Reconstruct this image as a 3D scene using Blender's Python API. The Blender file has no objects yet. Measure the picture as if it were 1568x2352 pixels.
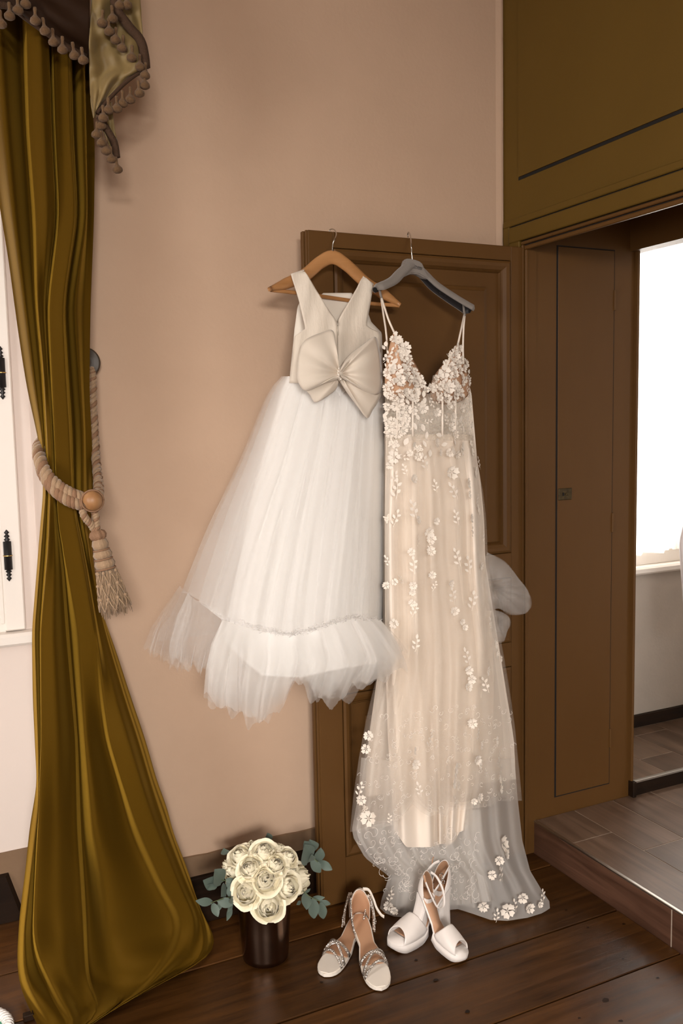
import bpy, bmesh, math, random
import numpy as np
from mathutils import Vector, Matrix
random.seed(7); RNG = np.random.RandomState(11)
SC = bpy.context.scene
COL = SC.collection

# ------------------------------------------------------------------ camera
F = 2025.0; IW, IH = 1568, 2352
YAW, TILT, ROLL = math.radians(25.57), math.radians(5.814), math.radians(-1.178)
CAM = np.array([0.0, 0.0, 1.5])
def _cam_axes():
    f = np.array([math.sin(YAW)*math.cos(TILT), math.cos(YAW)*math.cos(TILT), -math.sin(TILT)])
    r = np.array([math.cos(YAW), -math.sin(YAW), 0.0]); u = np.cross(r, f)
    c, s = math.cos(ROLL), math.sin(ROLL)
    return np.stack([c*r+s*u, -s*r+c*u, f])
CM = _cam_axes()
cd = bpy.data.cameras.new('camera'); cam = bpy.data.objects.new('camera', cd); COL.objects.link(cam)
cd.sensor_fit = 'VERTICAL'; cd.sensor_height = 36.0; cd.sensor_width = 24.0; cd.lens = F/IH*36.0
cd.clip_start = 0.02
mw = Matrix.Identity(4)
for i in range(3):
    mw[i][0] = CM[0][i]; mw[i][1] = CM[1][i]; mw[i][2] = -CM[2][i]; mw[i][3] = CAM[i]
cam.matrix_world = mw
SC.camera = cam
# ------------------------------------------------------------------ world, light, exposure
W = bpy.data.worlds.new('world'); SC.world = W; W.use_nodes = True
bg = W.node_tree.nodes['Background']; bg.inputs[0].default_value = (1.0, 0.97, 0.93, 1); bg.inputs[1].default_value = 4.0
def area(name, loc, rot, sx, sy, power, col):
    l = bpy.data.lights.new(name, 'AREA'); l.shape = 'RECTANGLE'; l.size = sx; l.size_y = sy; l.energy = power; l.color = col
    o = bpy.data.objects.new(name, l); COL.objects.link(o); o.location = loc; o.rotation_euler = rot
    return o
# daylight standing outside the side and rear windows of the room
area('rear_window_daylight', (-.75, -3.6, 2.7), (math.radians(72), 0, math.radians(-10)), 1.6, 1.4, 700, (1.0, 0.95, 0.895))
area('side_window_daylight', (-2.5, 0.55, 1.75), (0, math.radians(-80), 0), 1.5, 1.2, 95, (1.0, 0.96, 0.92))
area('far_window_daylight', (3.1, 2.98, 1.5), (math.radians(-90), 0, 0), 1.3, 1.3, 44, (1.0, 0.96, 0.9))
vs = SC.view_settings; vs.view_transform = 'Standard'; vs.look = 'None'; vs.gamma = 1.0; vs.use_curve_mapping = False
vs.exposure = 0.0
SC.cycles.transparent_max_bounces = 32

# ------------------------------------------------------------------ pixel helpers
def ray(x, y): return CM.T @ np.array([(x-IW/2)/F, -(y-IH/2)/F, 1.0])
def pl(x, y, ax, v):
    d = ray(x, y); return CAM + d*((v-CAM[ax])/d[ax])
def PY(x, y, Y): return Vector(pl(x, y, 1, Y))
def PZ(x, y, z=0.0): return Vector(pl(x, y, 2, z))
def mpp(P): return float((CM @ (np.array(P)-CAM))[2])/F      # metres per pixel at P

# ------------------------------------------------------------------ materials
def mat(name, col, rough=0.6, metal=0.0, spec=0.5, sheen=0.0, noise=None, bump=0.0, bscale=200.0, grain=None, coat=0.0):
    m = bpy.data.materials.new(name); m.use_nodes = True
    nt = m.node_tree; b = nt.nodes['Principled BSDF']
    b.inputs['Base Color'].default_value = (*col, 1); b.inputs['Roughness'].default_value = rough
    b.inputs['Metallic'].default_value = metal; b.inputs['Specular IOR Level'].default_value = spec
    if sheen: b.inputs['Sheen Weight'].default_value = sheen; b.inputs['Sheen Roughness'].default_value = 0.4
    if coat: b.inputs['Coat Weight'].default_value = coat; b.inputs['Coat Roughness'].default_value = 0.15
    tc = nt.nodes.new('ShaderNodeTexCoord')
    if noise:
        c2, sc, vec, contrast = noise
        mp = nt.nodes.new('ShaderNodeMapping'); mp.inputs['Scale'].default_value = vec
        nt.links.new(tc.outputs['Object'], mp.inputs[0])
        nz = nt.nodes.new('ShaderNodeTexNoise'); nz.inputs['Scale'].default_value = sc; nz.inputs['Detail'].default_value = 6
        nz.inputs['Roughness'].default_value = 0.62
        nt.links.new(mp.outputs[0], nz.inputs['Vector'])
        cr = nt.nodes.new('ShaderNodeValToRGB'); cr.color_ramp.elements[0].position = 0.5-contrast; cr.color_ramp.elements[1].position = 0.5+contrast
        cr.color_ramp.elements[0].color = (*c2, 1); cr.color_ramp.elements[1].color = (*col, 1)
        nt.links.new(nz.outputs['Fac'], cr.inputs[0]); nt.links.new(cr.outputs[0], b.inputs['Base Color'])
    if bump:
        mp2 = nt.nodes.new('ShaderNodeMapping')
        if grain: mp2.inputs['Scale'].default_value = grain
        nt.links.new(tc.outputs['Object'], mp2.inputs[0])
        n2 = nt.nodes.new('ShaderNodeTexNoise'); n2.inputs['Scale'].default_value = bscale; n2.inputs['Detail'].default_value = 4
        nt.links.new(mp2.outputs[0], n2.inputs['Vector'])
        bp = nt.nodes.new('ShaderNodeBump'); bp.inputs['Strength'].default_value = bump; bp.inputs['Distance'].default_value = 0.004
        nt.links.new(n2.outputs['Fac'], bp.inputs['Height']); nt.links.new(bp.outputs[0], b.inputs['Normal'])
    return m
def wood(name, dark, light, rough, axis, scale=7.0, bump=0.15, vary=True, along=0.06, spec=.5):
    """plank wood: grain stretched along one axis, tone shifted per board by its object-random value"""
    m = bpy.data.materials.new(name); m.use_nodes = True
    nt = m.node_tree; b = nt.nodes['Principled BSDF']; N = nt.nodes.new; L = nt.links.new
    tc = N('ShaderNodeTexCoord'); oi = N('ShaderNodeObjectInfo'); mp = N('ShaderNodeMapping')
    s = [1.0, 1.0, 1.0]; s[axis] = along; mp.inputs['Scale'].default_value = s
    ad = N('ShaderNodeVectorMath'); ad.operation = 'ADD'; sc = N('ShaderNodeVectorMath'); sc.operation = 'SCALE'
    cv = N('ShaderNodeCombineXYZ'); L(oi.outputs['Random'], cv.inputs[0]); L(oi.outputs['Random'], cv.inputs[1]); L(oi.outputs['Random'], cv.inputs[2])
    L(cv.outputs[0], sc.inputs[0]); sc.inputs['Scale'].default_value = 9.0
    L(tc.outputs['Object'], ad.inputs[0]); L(sc.outputs[0], ad.inputs[1]); L(ad.outputs[0], mp.inputs[0])
    nz = N('ShaderNodeTexNoise'); nz.inputs['Scale'].default_value = scale*5; nz.inputs['Detail'].default_value = 8; nz.inputs['Roughness'].default_value = .65; nz.inputs['Distortion'].default_value = .8
    L(mp.outputs[0], nz.inputs['Vector'])
    n2 = N('ShaderNodeTexNoise'); n2.inputs['Scale'].default_value = scale*.8; n2.inputs['Detail'].default_value = 3
    L(ad.outputs[0], n2.inputs['Vector'])
    mx = N('ShaderNodeMath'); mx.operation = 'MULTIPLY_ADD'; L(n2.outputs['Fac'], mx.inputs[0]); mx.inputs[1].default_value = .6
    L(nz.outputs['Fac'], mx.inputs[2])
    cr = N('ShaderNodeValToRGB'); cr.color_ramp.elements[0].position = .5; cr.color_ramp.elements[1].position = 1.1
    cr.color_ramp.elements[0].position = .55; cr.color_ramp.elements[1].position = 1.0
    cr.color_ramp.elements[0].color = (*dark, 1); cr.color_ramp.elements[1].color = (*light, 1)
    L(mx.outputs[0], cr.inputs[0])
    hs = N('ShaderNodeHueSaturation'); L(cr.outputs[0], hs.inputs['Color'])
    if vary:
        mr = N('ShaderNodeMapRange'); mr.inputs[3].default_value = .8; mr.inputs[4].default_value = 1.2
        L(oi.outputs['Random'], mr.inputs[0]); L(mr.outputs[0], hs.inputs['Value'])
    L(hs.outputs[0], b.inputs['Base Color']); b.inputs['Roughness'].default_value = rough; b.inputs['Specular IOR Level'].default_value = spec
    rr = N('ShaderNodeMapRange'); rr.inputs[3].default_value = rough-.1; rr.inputs[4].default_value = rough+.15
    L(nz.outputs['Fac'], rr.inputs[0]); L(rr.outputs[0], b.inputs['Roughness'])
    bp = N('ShaderNodeBump'); bp.inputs['Strength'].default_value = bump; bp.inputs['Distance'].default_value = .003
    L(nz.outputs['Fac'], bp.inputs['Height']); L(bp.outputs[0], b.inputs['Normal'])
    return m
def sheer(name, col, alpha, transl=0.35, weave=0.0):
    m = bpy.data.materials.new(name); m.use_nodes = True
    nt = m.node_tree; nt.nodes.remove(nt.nodes['Principled BSDF']); N = nt.nodes.new; L = nt.links.new
    out = nt.nodes['Material Output']
    d = N('ShaderNodeBsdfDiffuse'); d.inputs[0].default_value = (*col, 1)
    t = N('ShaderNodeBsdfTranslucent'); t.inputs[0].default_value = (*col, 1)
    a = N('ShaderNodeMixShader'); a.inputs[0].default_value = transl; L(d.outputs[0], a.inputs[1]); L(t.outputs[0], a.inputs[2])
    tr = N('ShaderNodeBsdfTransparent'); b = N('ShaderNodeMixShader'); b.inputs[0].default_value = alpha
    L(tr.outputs[0], b.inputs[1]); L(a.outputs[0], b.inputs[2]); L(b.outputs[0], out.inputs[0])
    if weave:
        tc = N('ShaderNodeTexCoord'); nz = N('ShaderNodeTexNoise'); nz.inputs['Scale'].default_value = weave; nz.inputs['Detail'].default_value = 3
        L(tc.outputs['Object'], nz.inputs['Vector'])
        mr = N('ShaderNodeMapRange'); mr.inputs[1].default_value = .3; mr.inputs[2].default_value = .7
        mr.inputs[3].default_value = max(0, alpha-.18); mr.inputs[4].default_value = alpha+.18
        L(nz.outputs['Fac'], mr.inputs[0]); L(mr.outputs[0], b.inputs[0])
    return m
M = {}
M['plaster'] = mat('plaster', (.57, .395, .28), .85, noise=((.51, .35, .245), 3.0, (1, 1, 1), .3), bump=.12, bscale=90)
M['plaster_far'] = mat('plaster_far', (.50, .44, .38), .85, noise=((.42, .37, .32), 5.0, (1, 1, 1), .3), bump=.12, bscale=90)
M['niche_white'] = mat('niche_white', (.72, .62, .56), .7, bump=.06, bscale=60)
M['white_paint'] = mat('white_paint', (.80, .74, .68), .35, bump=.03, bscale=40)
M['olive'] = mat('olive_paint', (.118, .066, .010), .6, spec=.2, noise=((.104, .057, .008), 4.0, (1, 1, 1), .3), bump=.05, bscale=60)
M['door_paint'] = mat('door_paint', (.112, .052, .014), .5, spec=.2, noise=((.098, .044, .011), 5.0, (1, 1, .4), .3), bump=.06, bscale=70)
M['band'] = mat('band_paint', (.22, .135, .075), .6, noise=((.185, .11, .06), 8.0, (1, 1, 1), .3), bump=.08)
M['dark_wood'] = wood('dark_wood', (.007, .0028, .001), (.020, .0085, .003), .5, 0, spec=.2)
M['oak'] = wood('oak_boards', (.023, .0078, .0018), (.098, .038, .008), .36, 0, scale=5.5, bump=.3, spec=.32)
M['tile'] = wood('tile', (.06, .032, .018), (.19, .12, .08), .32, 1, scale=4.0, bump=.12)
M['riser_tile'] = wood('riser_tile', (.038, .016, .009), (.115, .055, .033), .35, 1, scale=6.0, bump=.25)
M['grout'] = mat('grout', (.42, .34, .27), .8)
M['metal_trim'] = mat('metal_trim', (.55, .52, .48), .3, 1.0)
M['gap'] = mat('gap_black', (.006, .004, .003), .9)
M['iron'] = mat('iron', (.02, .018, .018), .4, .6)
M['brass'] = mat('old_brass', (.11, .075, .03), .5, .7, noise=((.03, .02, .01), 60., (1, 1, 1), .2))
M['brass_bright'] = mat('brass', (.55, .36, .12), .3, 1.0)
M['sheer_white'] = sheer('sheer_white', (.92, .90, .86), .45, .6)
M['ceiling'] = mat('ceiling_white', (.6, .55, .48), .9)
def glass_mat():
    m = bpy.data.materials.new('window_glass'); m.use_nodes = True
    nt = m.node_tree; nt.nodes.remove(nt.nodes['Principled BSDF']); N = nt.nodes.new
    t = N('ShaderNodeBsdfTransparent'); g = N('ShaderNodeBsdfGlossy'); g.inputs['Roughness'].default_value = .03
    mx = N('ShaderNodeMixShader'); mx.inputs[0].default_value = .06
    nt.links.new(t.outputs[0], mx.inputs[1]); nt.links.new(g.outputs[0], mx.inputs[2]); nt.links.new(mx.outputs[0], nt.nodes['Material Output'].inputs[0])
    return m
M['glass'] = glass_mat()

# ------------------------------------------------------------------ mesh helpers
def link(name, me, m, parent=None, smooth=False):
    o = bpy.data.objects.new(name, me); COL.objects.link(o)
    if m is not None and not me.materials: me.materials.append(m)
    if smooth:
        for p in me.polygons: p.use_smooth = True
    if parent is not None: o.parent = parent
    return o
def pymesh(name, v, f):
    me = bpy.data.meshes.new(name); me.from_pydata([tuple(float(a) for a in q) for q in v], [], f); me.update(); return me
def meshobj(name, v, f, m, parent=None, smooth=False): return link(name, pymesh(name, v, f), m, parent, smooth)
def bev(me, w=.002, seg=1):
    bm = bmesh.new(); bm.from_mesh(me)
    bmesh.ops.bevel(bm, geom=list(bm.edges), offset=w, segments=seg, affect='EDGES', clamp_overlap=True)
    bm.to_mesh(me); bm.free(); return me
def boxdata(a, b):
    x0, y0, z0 = a; x1, y1, z1 = b
    v = [(x0,y0,z0),(x1,y0,z0),(x1,y1,z0),(x0,y1,z0),(x0,y0,z1),(x1,y0,z1),(x1,y1,z1),(x0,y1,z1)]
    f = [(0,3,2,1),(4,5,6,7),(0,1,5,4),(1,2,6,5),(2,3,7,6),(3,0,4,7)]
    return v, f
def box(name, a, b, m, parent=None, bevel=0.0):
    me = pymesh(name, *boxdata(a, b))
    if bevel: bev(me, bevel)
    return link(name, me, m, parent)
def join(datas):
    V = []; Fc = []
    for v, f in datas:
        n = len(V); V += list(v); Fc += [tuple(i+n for i in q) for q in f]
    return V, Fc
def empty(name, loc=(0, 0, 0), rz=0.0):
    o = bpy.data.objects.new(name, None); COL.objects.link(o); o.location = loc; o.rotation_euler = (0, 0, rz); o.empty_display_size = .05
    return o
def tag(o, label=None, cat=None, group=None, kind=None):
    if label: o['label'] = label
    if cat: o['category'] = cat
    if group: o['group'] = group
    if kind: o['kind'] = kind
    return o
def struct(o, label=None): return tag(o, label, None, None, 'structure')
def tubedata(path, rad, seg=8, cap=True, squash=None):
    P = [Vector(p) for p in path]; n = len(P); V = []; Fc = []
    r = rad if hasattr(rad, '__len__') else [rad]*n
    t0 = (P[1]-P[0]).normalized(); nrm = t0.orthogonal().normalized()
    if squash: nrm = (Vector(squash[0]) - t0*Vector(squash[0]).dot(t0)).normalized()
    for i in range(n):
        t = (P[min(i+1, n-1)]-P[max(i-1, 0)]).normalized()
        nrm = (nrm - t*nrm.dot(t))
        nrm = nrm.normalized() if nrm.length > 1e-6 else t.orthogonal().normalized()
        bn = t.cross(nrm)
        for k in range(seg):
            a = 2*math.pi*k/seg
            q = squash[1] if squash else 1.0
            V.append(P[i] + nrm*math.cos(a)*r[i] + bn*math.sin(a)*r[i]*q)
    for i in range(n-1):
        for k in range(seg):
            Fc.append((i*seg+k, i*seg+(k+1)%seg, (i+1)*seg+(k+1)%seg, (i+1)*seg+k))
    if cap: Fc.append(tuple(range(seg))[::-1]); Fc.append(tuple((n-1)*seg+k for k in range(seg)))
    return V, Fc
def tube(name, path, rad, m, parent=None, seg=8, squash=None): return meshobj(name, *tubedata(path, rad, seg, True, squash), m, parent, True)
def lathedata(prof, seg=16):
    V = []; Fc = []
    for r, z in prof:
        for k in range(seg):
            a = 2*math.pi*k/seg; V.append((r*math.cos(a), r*math.sin(a), z))
    for i in range(len(prof)-1):
        for k in range(seg):
            Fc.append((i*seg+k, i*seg+(k+1)%seg, (i+1)*seg+(k+1)%seg, (i+1)*seg+k))
    return V, Fc
def griddata(G, closed=False):
    """G[rows][cols] points"""
    nr, nc = len(G), len(G[0]); V = [p for row in G for p in row]; Fc = []
    for i in range(nr-1):
        for j in range(nc if closed else nc-1):
            k = (j+1) % nc
            Fc.append((i*nc+j, i*nc+k, (i+1)*nc+k, (i+1)*nc+j))
    return V, Fc
def catmull(pts, n):
    P = [Vector(p) for p in pts]; out = []
    m = len(P)-1
    for i in range(n):
        t = i/(n-1)*m; k = min(int(t), m-1); u = t-k
        p0 = P[k-1] if k > 0 else P[k]*2-P[k+1]; p1 = P[k]; p2 = P[k+1]; p3 = P[k+2] if k+2 <= m else P[k+1]*2-P[k]
        out.append(0.5*((2*p1)+(p2-p0)*u+(2*p0-5*p1+4*p2-p3)*u*u+(3*p1-p0-3*p2+p3)*u*u*u))
    return out

# ================================================================== the room
XR = 1.815; YW = 2.493; YO = 2.785; ZC = 3.15; XL = -2.0; YR = -2.6
# --- floor: wide oak boards along x
floor = struct(box('floor', (XL, YR, -.08), (4.6, YO, -.034), M['gap']), 'dark stained wide oak floorboards with open joints')
edges = [2.785, 2.488, 2.265, 1.955, 1.705, 1.43, 1.14, .88, .58, .30, 0, -.3, -.62, -.9, -1.2, -1.5, -1.85, -2.2, -2.6]
for i in range(len(edges)-1):
    y1, y0 = edges[i]-.003, edges[i+1]+.003
    cuts = [XL, random.uniform(-1.1, -.5), 1.8435] if i % 2 else [XL, random.uniform(-.4, .02), 1.8435]
    if i == 0: cuts = [XL, 1.8435]
    for j in range(len(cuts)-1):
        dz = random.uniform(-.0015, .0)
        box('plank', (cuts[j]+.0015, y0, -.034), (cuts[j+1]-.0015, y1, dz), M['oak'], floor, .002)
# knots and old nail holes worn into the boards
rk = random.Random(4)
for (px, py, r) in ((1390, 2296, .011), (1300, 2090, .004), (1350, 2130, .004), (1432, 2122, .005), (1430, 2202, .004), (1510, 2246, .005), (1425, 2345, .006), (1000, 2250, .007), (1074, 2323, .007), (738, 2256, .005), (955, 2205, .006), (1330, 2338, .004)):
    c = PZ(px, py, .0004); n = 10; v = [(c.x, c.y, c.z)]
    for q in range(n):
        a = 2*math.pi*q/n; rr = r*rk.uniform(.6, 1.15); v.append((c.x+rr*1.25*math.cos(a), c.y+rr*.8*math.sin(a), c.z))
    meshobj('knot', v, [(0, 1+q, 1+(q+1) % n) for q in range(n)], M['dark_wood'], floor)
# --- ceiling and unseen walls that bound the light
struct(box('ceiling', (XL, YR, ZC), (1.9, YO+.1, ZC+.08), M['ceiling']), 'plain white plaster ceiling')
def wall_with_hole(name, axis, plane, thick, a0, a1, z0, z1, h, m):
    """wall on plane axis=plane; hole h=(b0,b1,c0,c1) along the other axis and z"""
    b0, b1, c0, c1 = h; D = []
    for (p, q, r, s) in ((a0, b0, z0, z1), (b1, a1, z0, z1), (b0, b1, z0, c0), (b0, b1, c1, z1)):
        if axis == 0: D.append(boxdata((plane, p, r), (plane+thick, q, s)))
        else: D.append(boxdata((p, plane, r), (q, plane+thick, s)))
    return struct(meshobj(name, *join(D), m))
wall_with_hole('wall_left', 0, XL-.08, .08, YR, YO, 0, ZC, (-.1, 1.1, .8, 2.3), M['plaster'])
wall_with_hole('wall_rear', 1, YR-.08, .08, XL, 1.9, 0, ZC, (-1.5, .0, .75, 2.4), M['plaster'])
def casement(name, axis, plane, b0, b1, c0, c1):
    D = []
    def bar(p, q, r, s):
        if axis == 0: D.append(boxdata((plane-.06, p, r), (plane-.01, q, s)))
        else: D.append(boxdata((p, plane-.06, r), (q, plane-.01, s)))
    w = .05; mid = (b0+b1)/2
    bar(b0, b0+w, c0, c1); bar(b1-w, b1, c0, c1); bar(b0, b1, c0, c0+w); bar(b0, b1, c1-w, c1); bar(mid-.02, mid+.02, c0, c1)
    bar(b0, b1, c0+(c1-c0)*.6, c0+(c1-c0)*.6+.03)
    return struct(meshobj(name, *join(D), M['white_paint']))
casement('window_3', 0, XL, -.1, 1.1, .8, 2.3)
casement('window_4', 1, YR, -1.5, .0, .75, 2.4)
# --- back wall: plaster with the window niche at its left
NX0, NX1 = -1.25, .385      # niche mouth on the wall face
IX0, IX1 = -1.15, .312      # niche back corners (splayed reveal)
def quadprism(pts, z0, z1):
    n = len(pts); v = [(x, y, z0) for x, y in pts]+[(x, y, z1) for x, y in pts]
    f = [tuple(range(n))[::-1], tuple(range(n, 2*n))]+[(i, (i+1) % n, n+(i+1) % n, n+i) for i in range(n)]
    return v, f
D = [quadprism([(NX1, YW), (XR+.03, YW), (XR+.03, YO), (IX1, YO)], 0, ZC),
     quadprism([(XL-.08, YW), (NX0, YW), (IX0, YO), (XL-.08, YO)], 0, ZC),
     boxdata((NX0, YW, 2.9), (NX1, YO, ZC))]
wb = struct(meshobj('wall_back', *join(D), M['plaster']), 'warm pinkish beige plaster wall behind the dresses')
# outer wall slice that closes the niche, holed for the window
wo = wall_with_hole('wall_niche', 1, YO, .12, XL, 1.9, 0, ZC, (-.95, .20, .9, 2.6), M['niche_white'])
# ragged plaster edge in the corner with the olive boarding
v = []; f = []; zs = np.linspace(2.0, ZC, 90)
for i, z in enumerate(zs):
    e = .006+.006*abs(math.sin(z*31.7)*math.sin(z*7.3))+random.uniform(0, .004)
    v += [(XR-.03, YW-.0003, z), (XR-.012, YW-.005, z), (XR-e*.55, YW-.005, z+random.uniform(-.002, .002)), (XR-e*.45, YW, z)]
for i in range(len(zs)-1):
    for k in range(3): f.append((i*4+k, i*4+k+1, i*4+k+5, i*4+k+4))
meshobj('plaster_edge', v, f, M['plaster'], wb)
# painted band and dark skirting under the plaster
xs = np.linspace(NX1+.002, XR, 40); v = []; f = []
for i, x in enumerate(xs):
    h = .209+.0025*math.sin(x*23)+random.uniform(-.0015, .0015)
    v += [(x, YW-.006, .14), (x, YW-.006, h), (x, YW, h+.002)]
for i in range(len(xs)-1):
    for k in range(2): f.append((i*3+k, (i+1)*3+k, (i+1)*3+k+1, i*3+k+1))
struct(meshobj('trim_1', v, f, M['band']), 'brown painted band along the foot of the plaster wall')
struct(box('baseboard_back', (NX1+.002, YW-.022, 0), (XR, YW, .147), M['dark_wood'], None, .003), 'dark wooden skirting board under the plaster wall')
# niche: band, slanted-end skirting
struct(box('trim_2', (IX0, YO-.006, 0), (IX1-.002, YO, .212), M['band']), 'brown painted band under the niche window')
zz = PY(12, 2003, YO-.03); zb = PY(47, 2092, YO-.03)
x1 = zz.x; x2 = zb.x+.004
v = [(IX0, YO-.03, 0), (x2, YO-.03, 0), (x1, YO-.03, .147), (IX0, YO-.03, .147), (IX0, YO-.006, 0), (x2+.01, YO-.006, 0), (x1+.01, YO-.006, .147), (IX0, YO-.006, .147)]
struct(meshobj('baseboard_niche', v, [(0,1,2,3),(4,7,6,5),(0,4,5,1),(1,5,6,2),(2,6,7,3),(3,7,4,0)], M['dark_wood']), 'dark niche skirting board with a slanted end')
# white painted reveal lining
rv=[(IX1-.001,YO),(NX1-.006,YW+.02),(NX1-.008,YW+.02),(IX1-.003,YO)]
struct(meshobj('trim_6',*quadprism([(a,b) for a,b in rv],.2,2.9),M['niche_white']),'white painted window reveal behind the curtain')
# --- niche window
w1 = struct(empty('window_1', (0, YO, .9)), 'white framed casement window in the niche behind the velvet curtain')
def wbox(name, a, b, m, par, bevel=.004):
    o = box(name, a, b, m, None, bevel); o.parent = par; o.matrix_parent_inverse = Matrix.Translation(-par.location); return o
YF = YO-.012
wbox('casing', (.205, YF-.012, .9), (.262, YO+.05, 2.62), M['white_paint'], w1)
wbox('casing_bead', (.192, YF-.006, .92), (.207, YO+.02, 2.62), M['white_paint'], w1)
wbox('sash_stile', (.115, YF, .94), (.188, YO+.03, 2.58), M['white_paint'], w1)
wbox('sash_bead', (.099, YF+.012, .99), (.116, YO+.02, 2.54), M['white_paint'], w1)
wbox('sash_rail', (-.36, YF, .935), (.116, YO+.03, 1.0), M['white_paint'], w1)
wbox('sash_rail', (-.36, YF, 2.52), (.116, YO+.03, 2.58), M['white_paint'], w1)
wbox('meeting_stile', (-.44, YF-.01, .935), (-.355, YO+.03, 2.58), M['white_paint'], w1)
wbox('muntin', (-.36, YF+.01, 1.55), (.116, YO+.02, 1.58), M['white_paint'], w1)
wbox('pane', (-.36, YO+.012, .98), (.118, YO+.016, 2.55), M['glass'], w1, 0)
wbox('frame_rail', (-.95, YF-.004, .895), (.21, YO+.05, .94), M['white_paint'], w1)
wbox('sill', (-1.14, YO-.055, .858), (.297, YO+.02, .896), M['white_paint'], w1, .008)
def finial_hinge(cx, cz, cy, h, par):
    pr = [(0, .5), (.05, .44), (.02, .41), (.055, .37), (.025, .34), (.06, .31), (.035, .28), (.075, .27), (.075, .015), (.085, .0), (.075, -.015)]
    pr2 = pr + [(r, -z) for r, z in reversed(pr[:-3])]
    V, Fc = lathedata([(max(r, .002)*h*1.0, z*h) for r, z in pr2], 10)
    V = [(x+cx, y+cy, z+cz) for x, y, z in V]
    o = meshobj('hinge', V, Fc, M['iron'], None, True); o.parent = par; o.matrix_parent_inverse = Matrix.Translation(-par.location)
    rg = meshobj('hinge_ring', [(x+cx, y+cy, z+cz) for x, y, z in lathedata([(.088*h, -.008*h), (.09*h, 0), (.088*h, .008*h)], 10)[0]], lathedata([(1, 0), (1, 0), (1, 0)], 10)[1], M['brass_bright'], None, True)
    rg.parent = o
hp1 = PY(3, 856, YF-.014); hp2 = PY(18, 1276, YF-.014)
finial_hinge(hp1.x, hp1.z, hp1.y, .155, w1); finial_hinge(hp2.x, hp2.z, hp2.y, .155, w1)
# --- right wall: olive boarding, doorway with architrave
OY1 = 2.362; OY0 = 1.15; OZ = 2.045
struct(box('trim_7', (XR-.0008, OY1-.0012, 0), (XR+.0335, 2.45, 2.0545), M['door_paint']), 'brown hinge post of the doorway')
D = [boxdata((XR, OY1, 0), (XR+.035, YW+.02, ZC)), boxdata((XR, OY0, 2.06), (XR+.035, OY1, ZC)), boxdata((XR, YR, 0), (XR+.035, OY0, ZC))]
wr = struct(meshobj('wall_right', *join(D), M['olive']), 'olive brown painted boarding above the doorway')
# raised upper panel with a long black groove strip along its lower edge
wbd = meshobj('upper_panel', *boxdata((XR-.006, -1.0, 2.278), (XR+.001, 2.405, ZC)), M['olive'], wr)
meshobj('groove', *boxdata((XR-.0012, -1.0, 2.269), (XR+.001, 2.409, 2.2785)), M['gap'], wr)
tr = struct(empty('trim_3', (XR, OY1, OZ)), 'moulded door architrave around the passage opening')
def arch(name, z0, z1, yo, yi, proud, m=M['olive']):
    """one member of the architrave: head along y plus the leg on the hinge side"""
    d = join([boxdata((XR-proud, OY0, z0), (XR+.002, yo, z1)), boxdata((XR-proud, yi, 0.0), (XR+.002, yo, z0+.0005))])
    o = meshobj(name, *d, m); bev(o.data, .0025); o.parent = tr; o.matrix_parent_inverse = Matrix.Translation(-tr.location); return o
arch('outer_band', 2.128, 2.150, 2.479, 2.447, .012)
arch('middle_band', 2.072, 2.122, 2.440, 2.385, .018)
arch('inner_bead', 2.058, 2.0685, 2.381, 2.371, .014, M['door_paint'])
arch('stop_strip', 2.041, 2.0545, 2.367, 2.358, .010, M['door_paint'])
# grooves read as black joints between the members
for a, b in (((XR-.004, OY0, 2.122), (XR+.001, 2.447, 2.128)), ((XR-.004, OY0, 2.0685), (XR+.001, 2.385, 2.072)), ((XR-.004, OY0, 2.0545), (XR+.001, 2.371, 2.058)), ((XR-.002, OY0, 2.150), (XR+.001, 2.482, 2.1525))):
    o = meshobj('joint', *boxdata(a, b), M['gap']); o.parent = tr; o.matrix_parent_inverse = Matrix.Translation(-tr.location)
# --- passage: jamb wall with a cupboard door, lintel, soffit
YJ = 2.365; XE = 2.282
struct(box('wall_jamb', (XR+.03, YJ, 0), (XE, YO+.1, ZC), M['door_paint']), 'brown painted passage side with a flush cupboard')
struct(box('ceiling_passage', (XR+.035, OY0, 2.36), (XE+.1, YJ, 2.42), M['door_paint']))
struct(box('trim_4', (XE-.03, OY0, 2.064), (XE+.03, YJ+.02, 2.38), M['door_paint']), 'brown lintel over the far side of the passage')
struct(box('trim_5', (XE-.006, YJ-.014, .114), (XE+.004, YJ+.03, 2.07), M['door_paint'], None, .002), 'brown corner bead of the passage side')
struct(box('wall_passage', (XR+.035, OY0-.08, 0), (XE+.05, OY0, ZC), M['door_paint']))
d2 = struct(empty('door_2', (1.94, YJ, .182)), 'flush brown cupboard door in the passage side with a rusty lock')
def lbox(name, a, b, m, par, bevel=.0015):
    o = box(name, a, b, m, None, bevel); o.parent = par; o.matrix_parent_inverse = Matrix.Translation(-par.location); return o
lbox('gap_line', (1.934, YJ-.0008, .178), (2.183, YJ+.001, 2.064), M['gap'], d2, 0)
lbox('leaf', (1.9405, YJ-.003, .1815), (2.1805, YJ+.002, 2.0605), M['door_paint'], d2)
for z in (1.896, 1.13, .349):
    lbox('hinge', (2.1785, YJ-.008, z-.035), (2.187, YJ, z+.035), M['door_paint'], d2, .002)
lk = lbox('lock_plate', (1.942, YJ-.0075, 1.222), (1.999, YJ-.002, 1.262), M['brass'], d2, .002)
k = lbox('keyhole', (1.958, YJ-.009, 1.236), (1.964, YJ-.007, 1.248), M['gap'], d2, 0)
k = lbox('knob', (1.970, YJ-.014, 1.238), (1.980, YJ-.007, 1.246), M['brass'], d2, .003)
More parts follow.
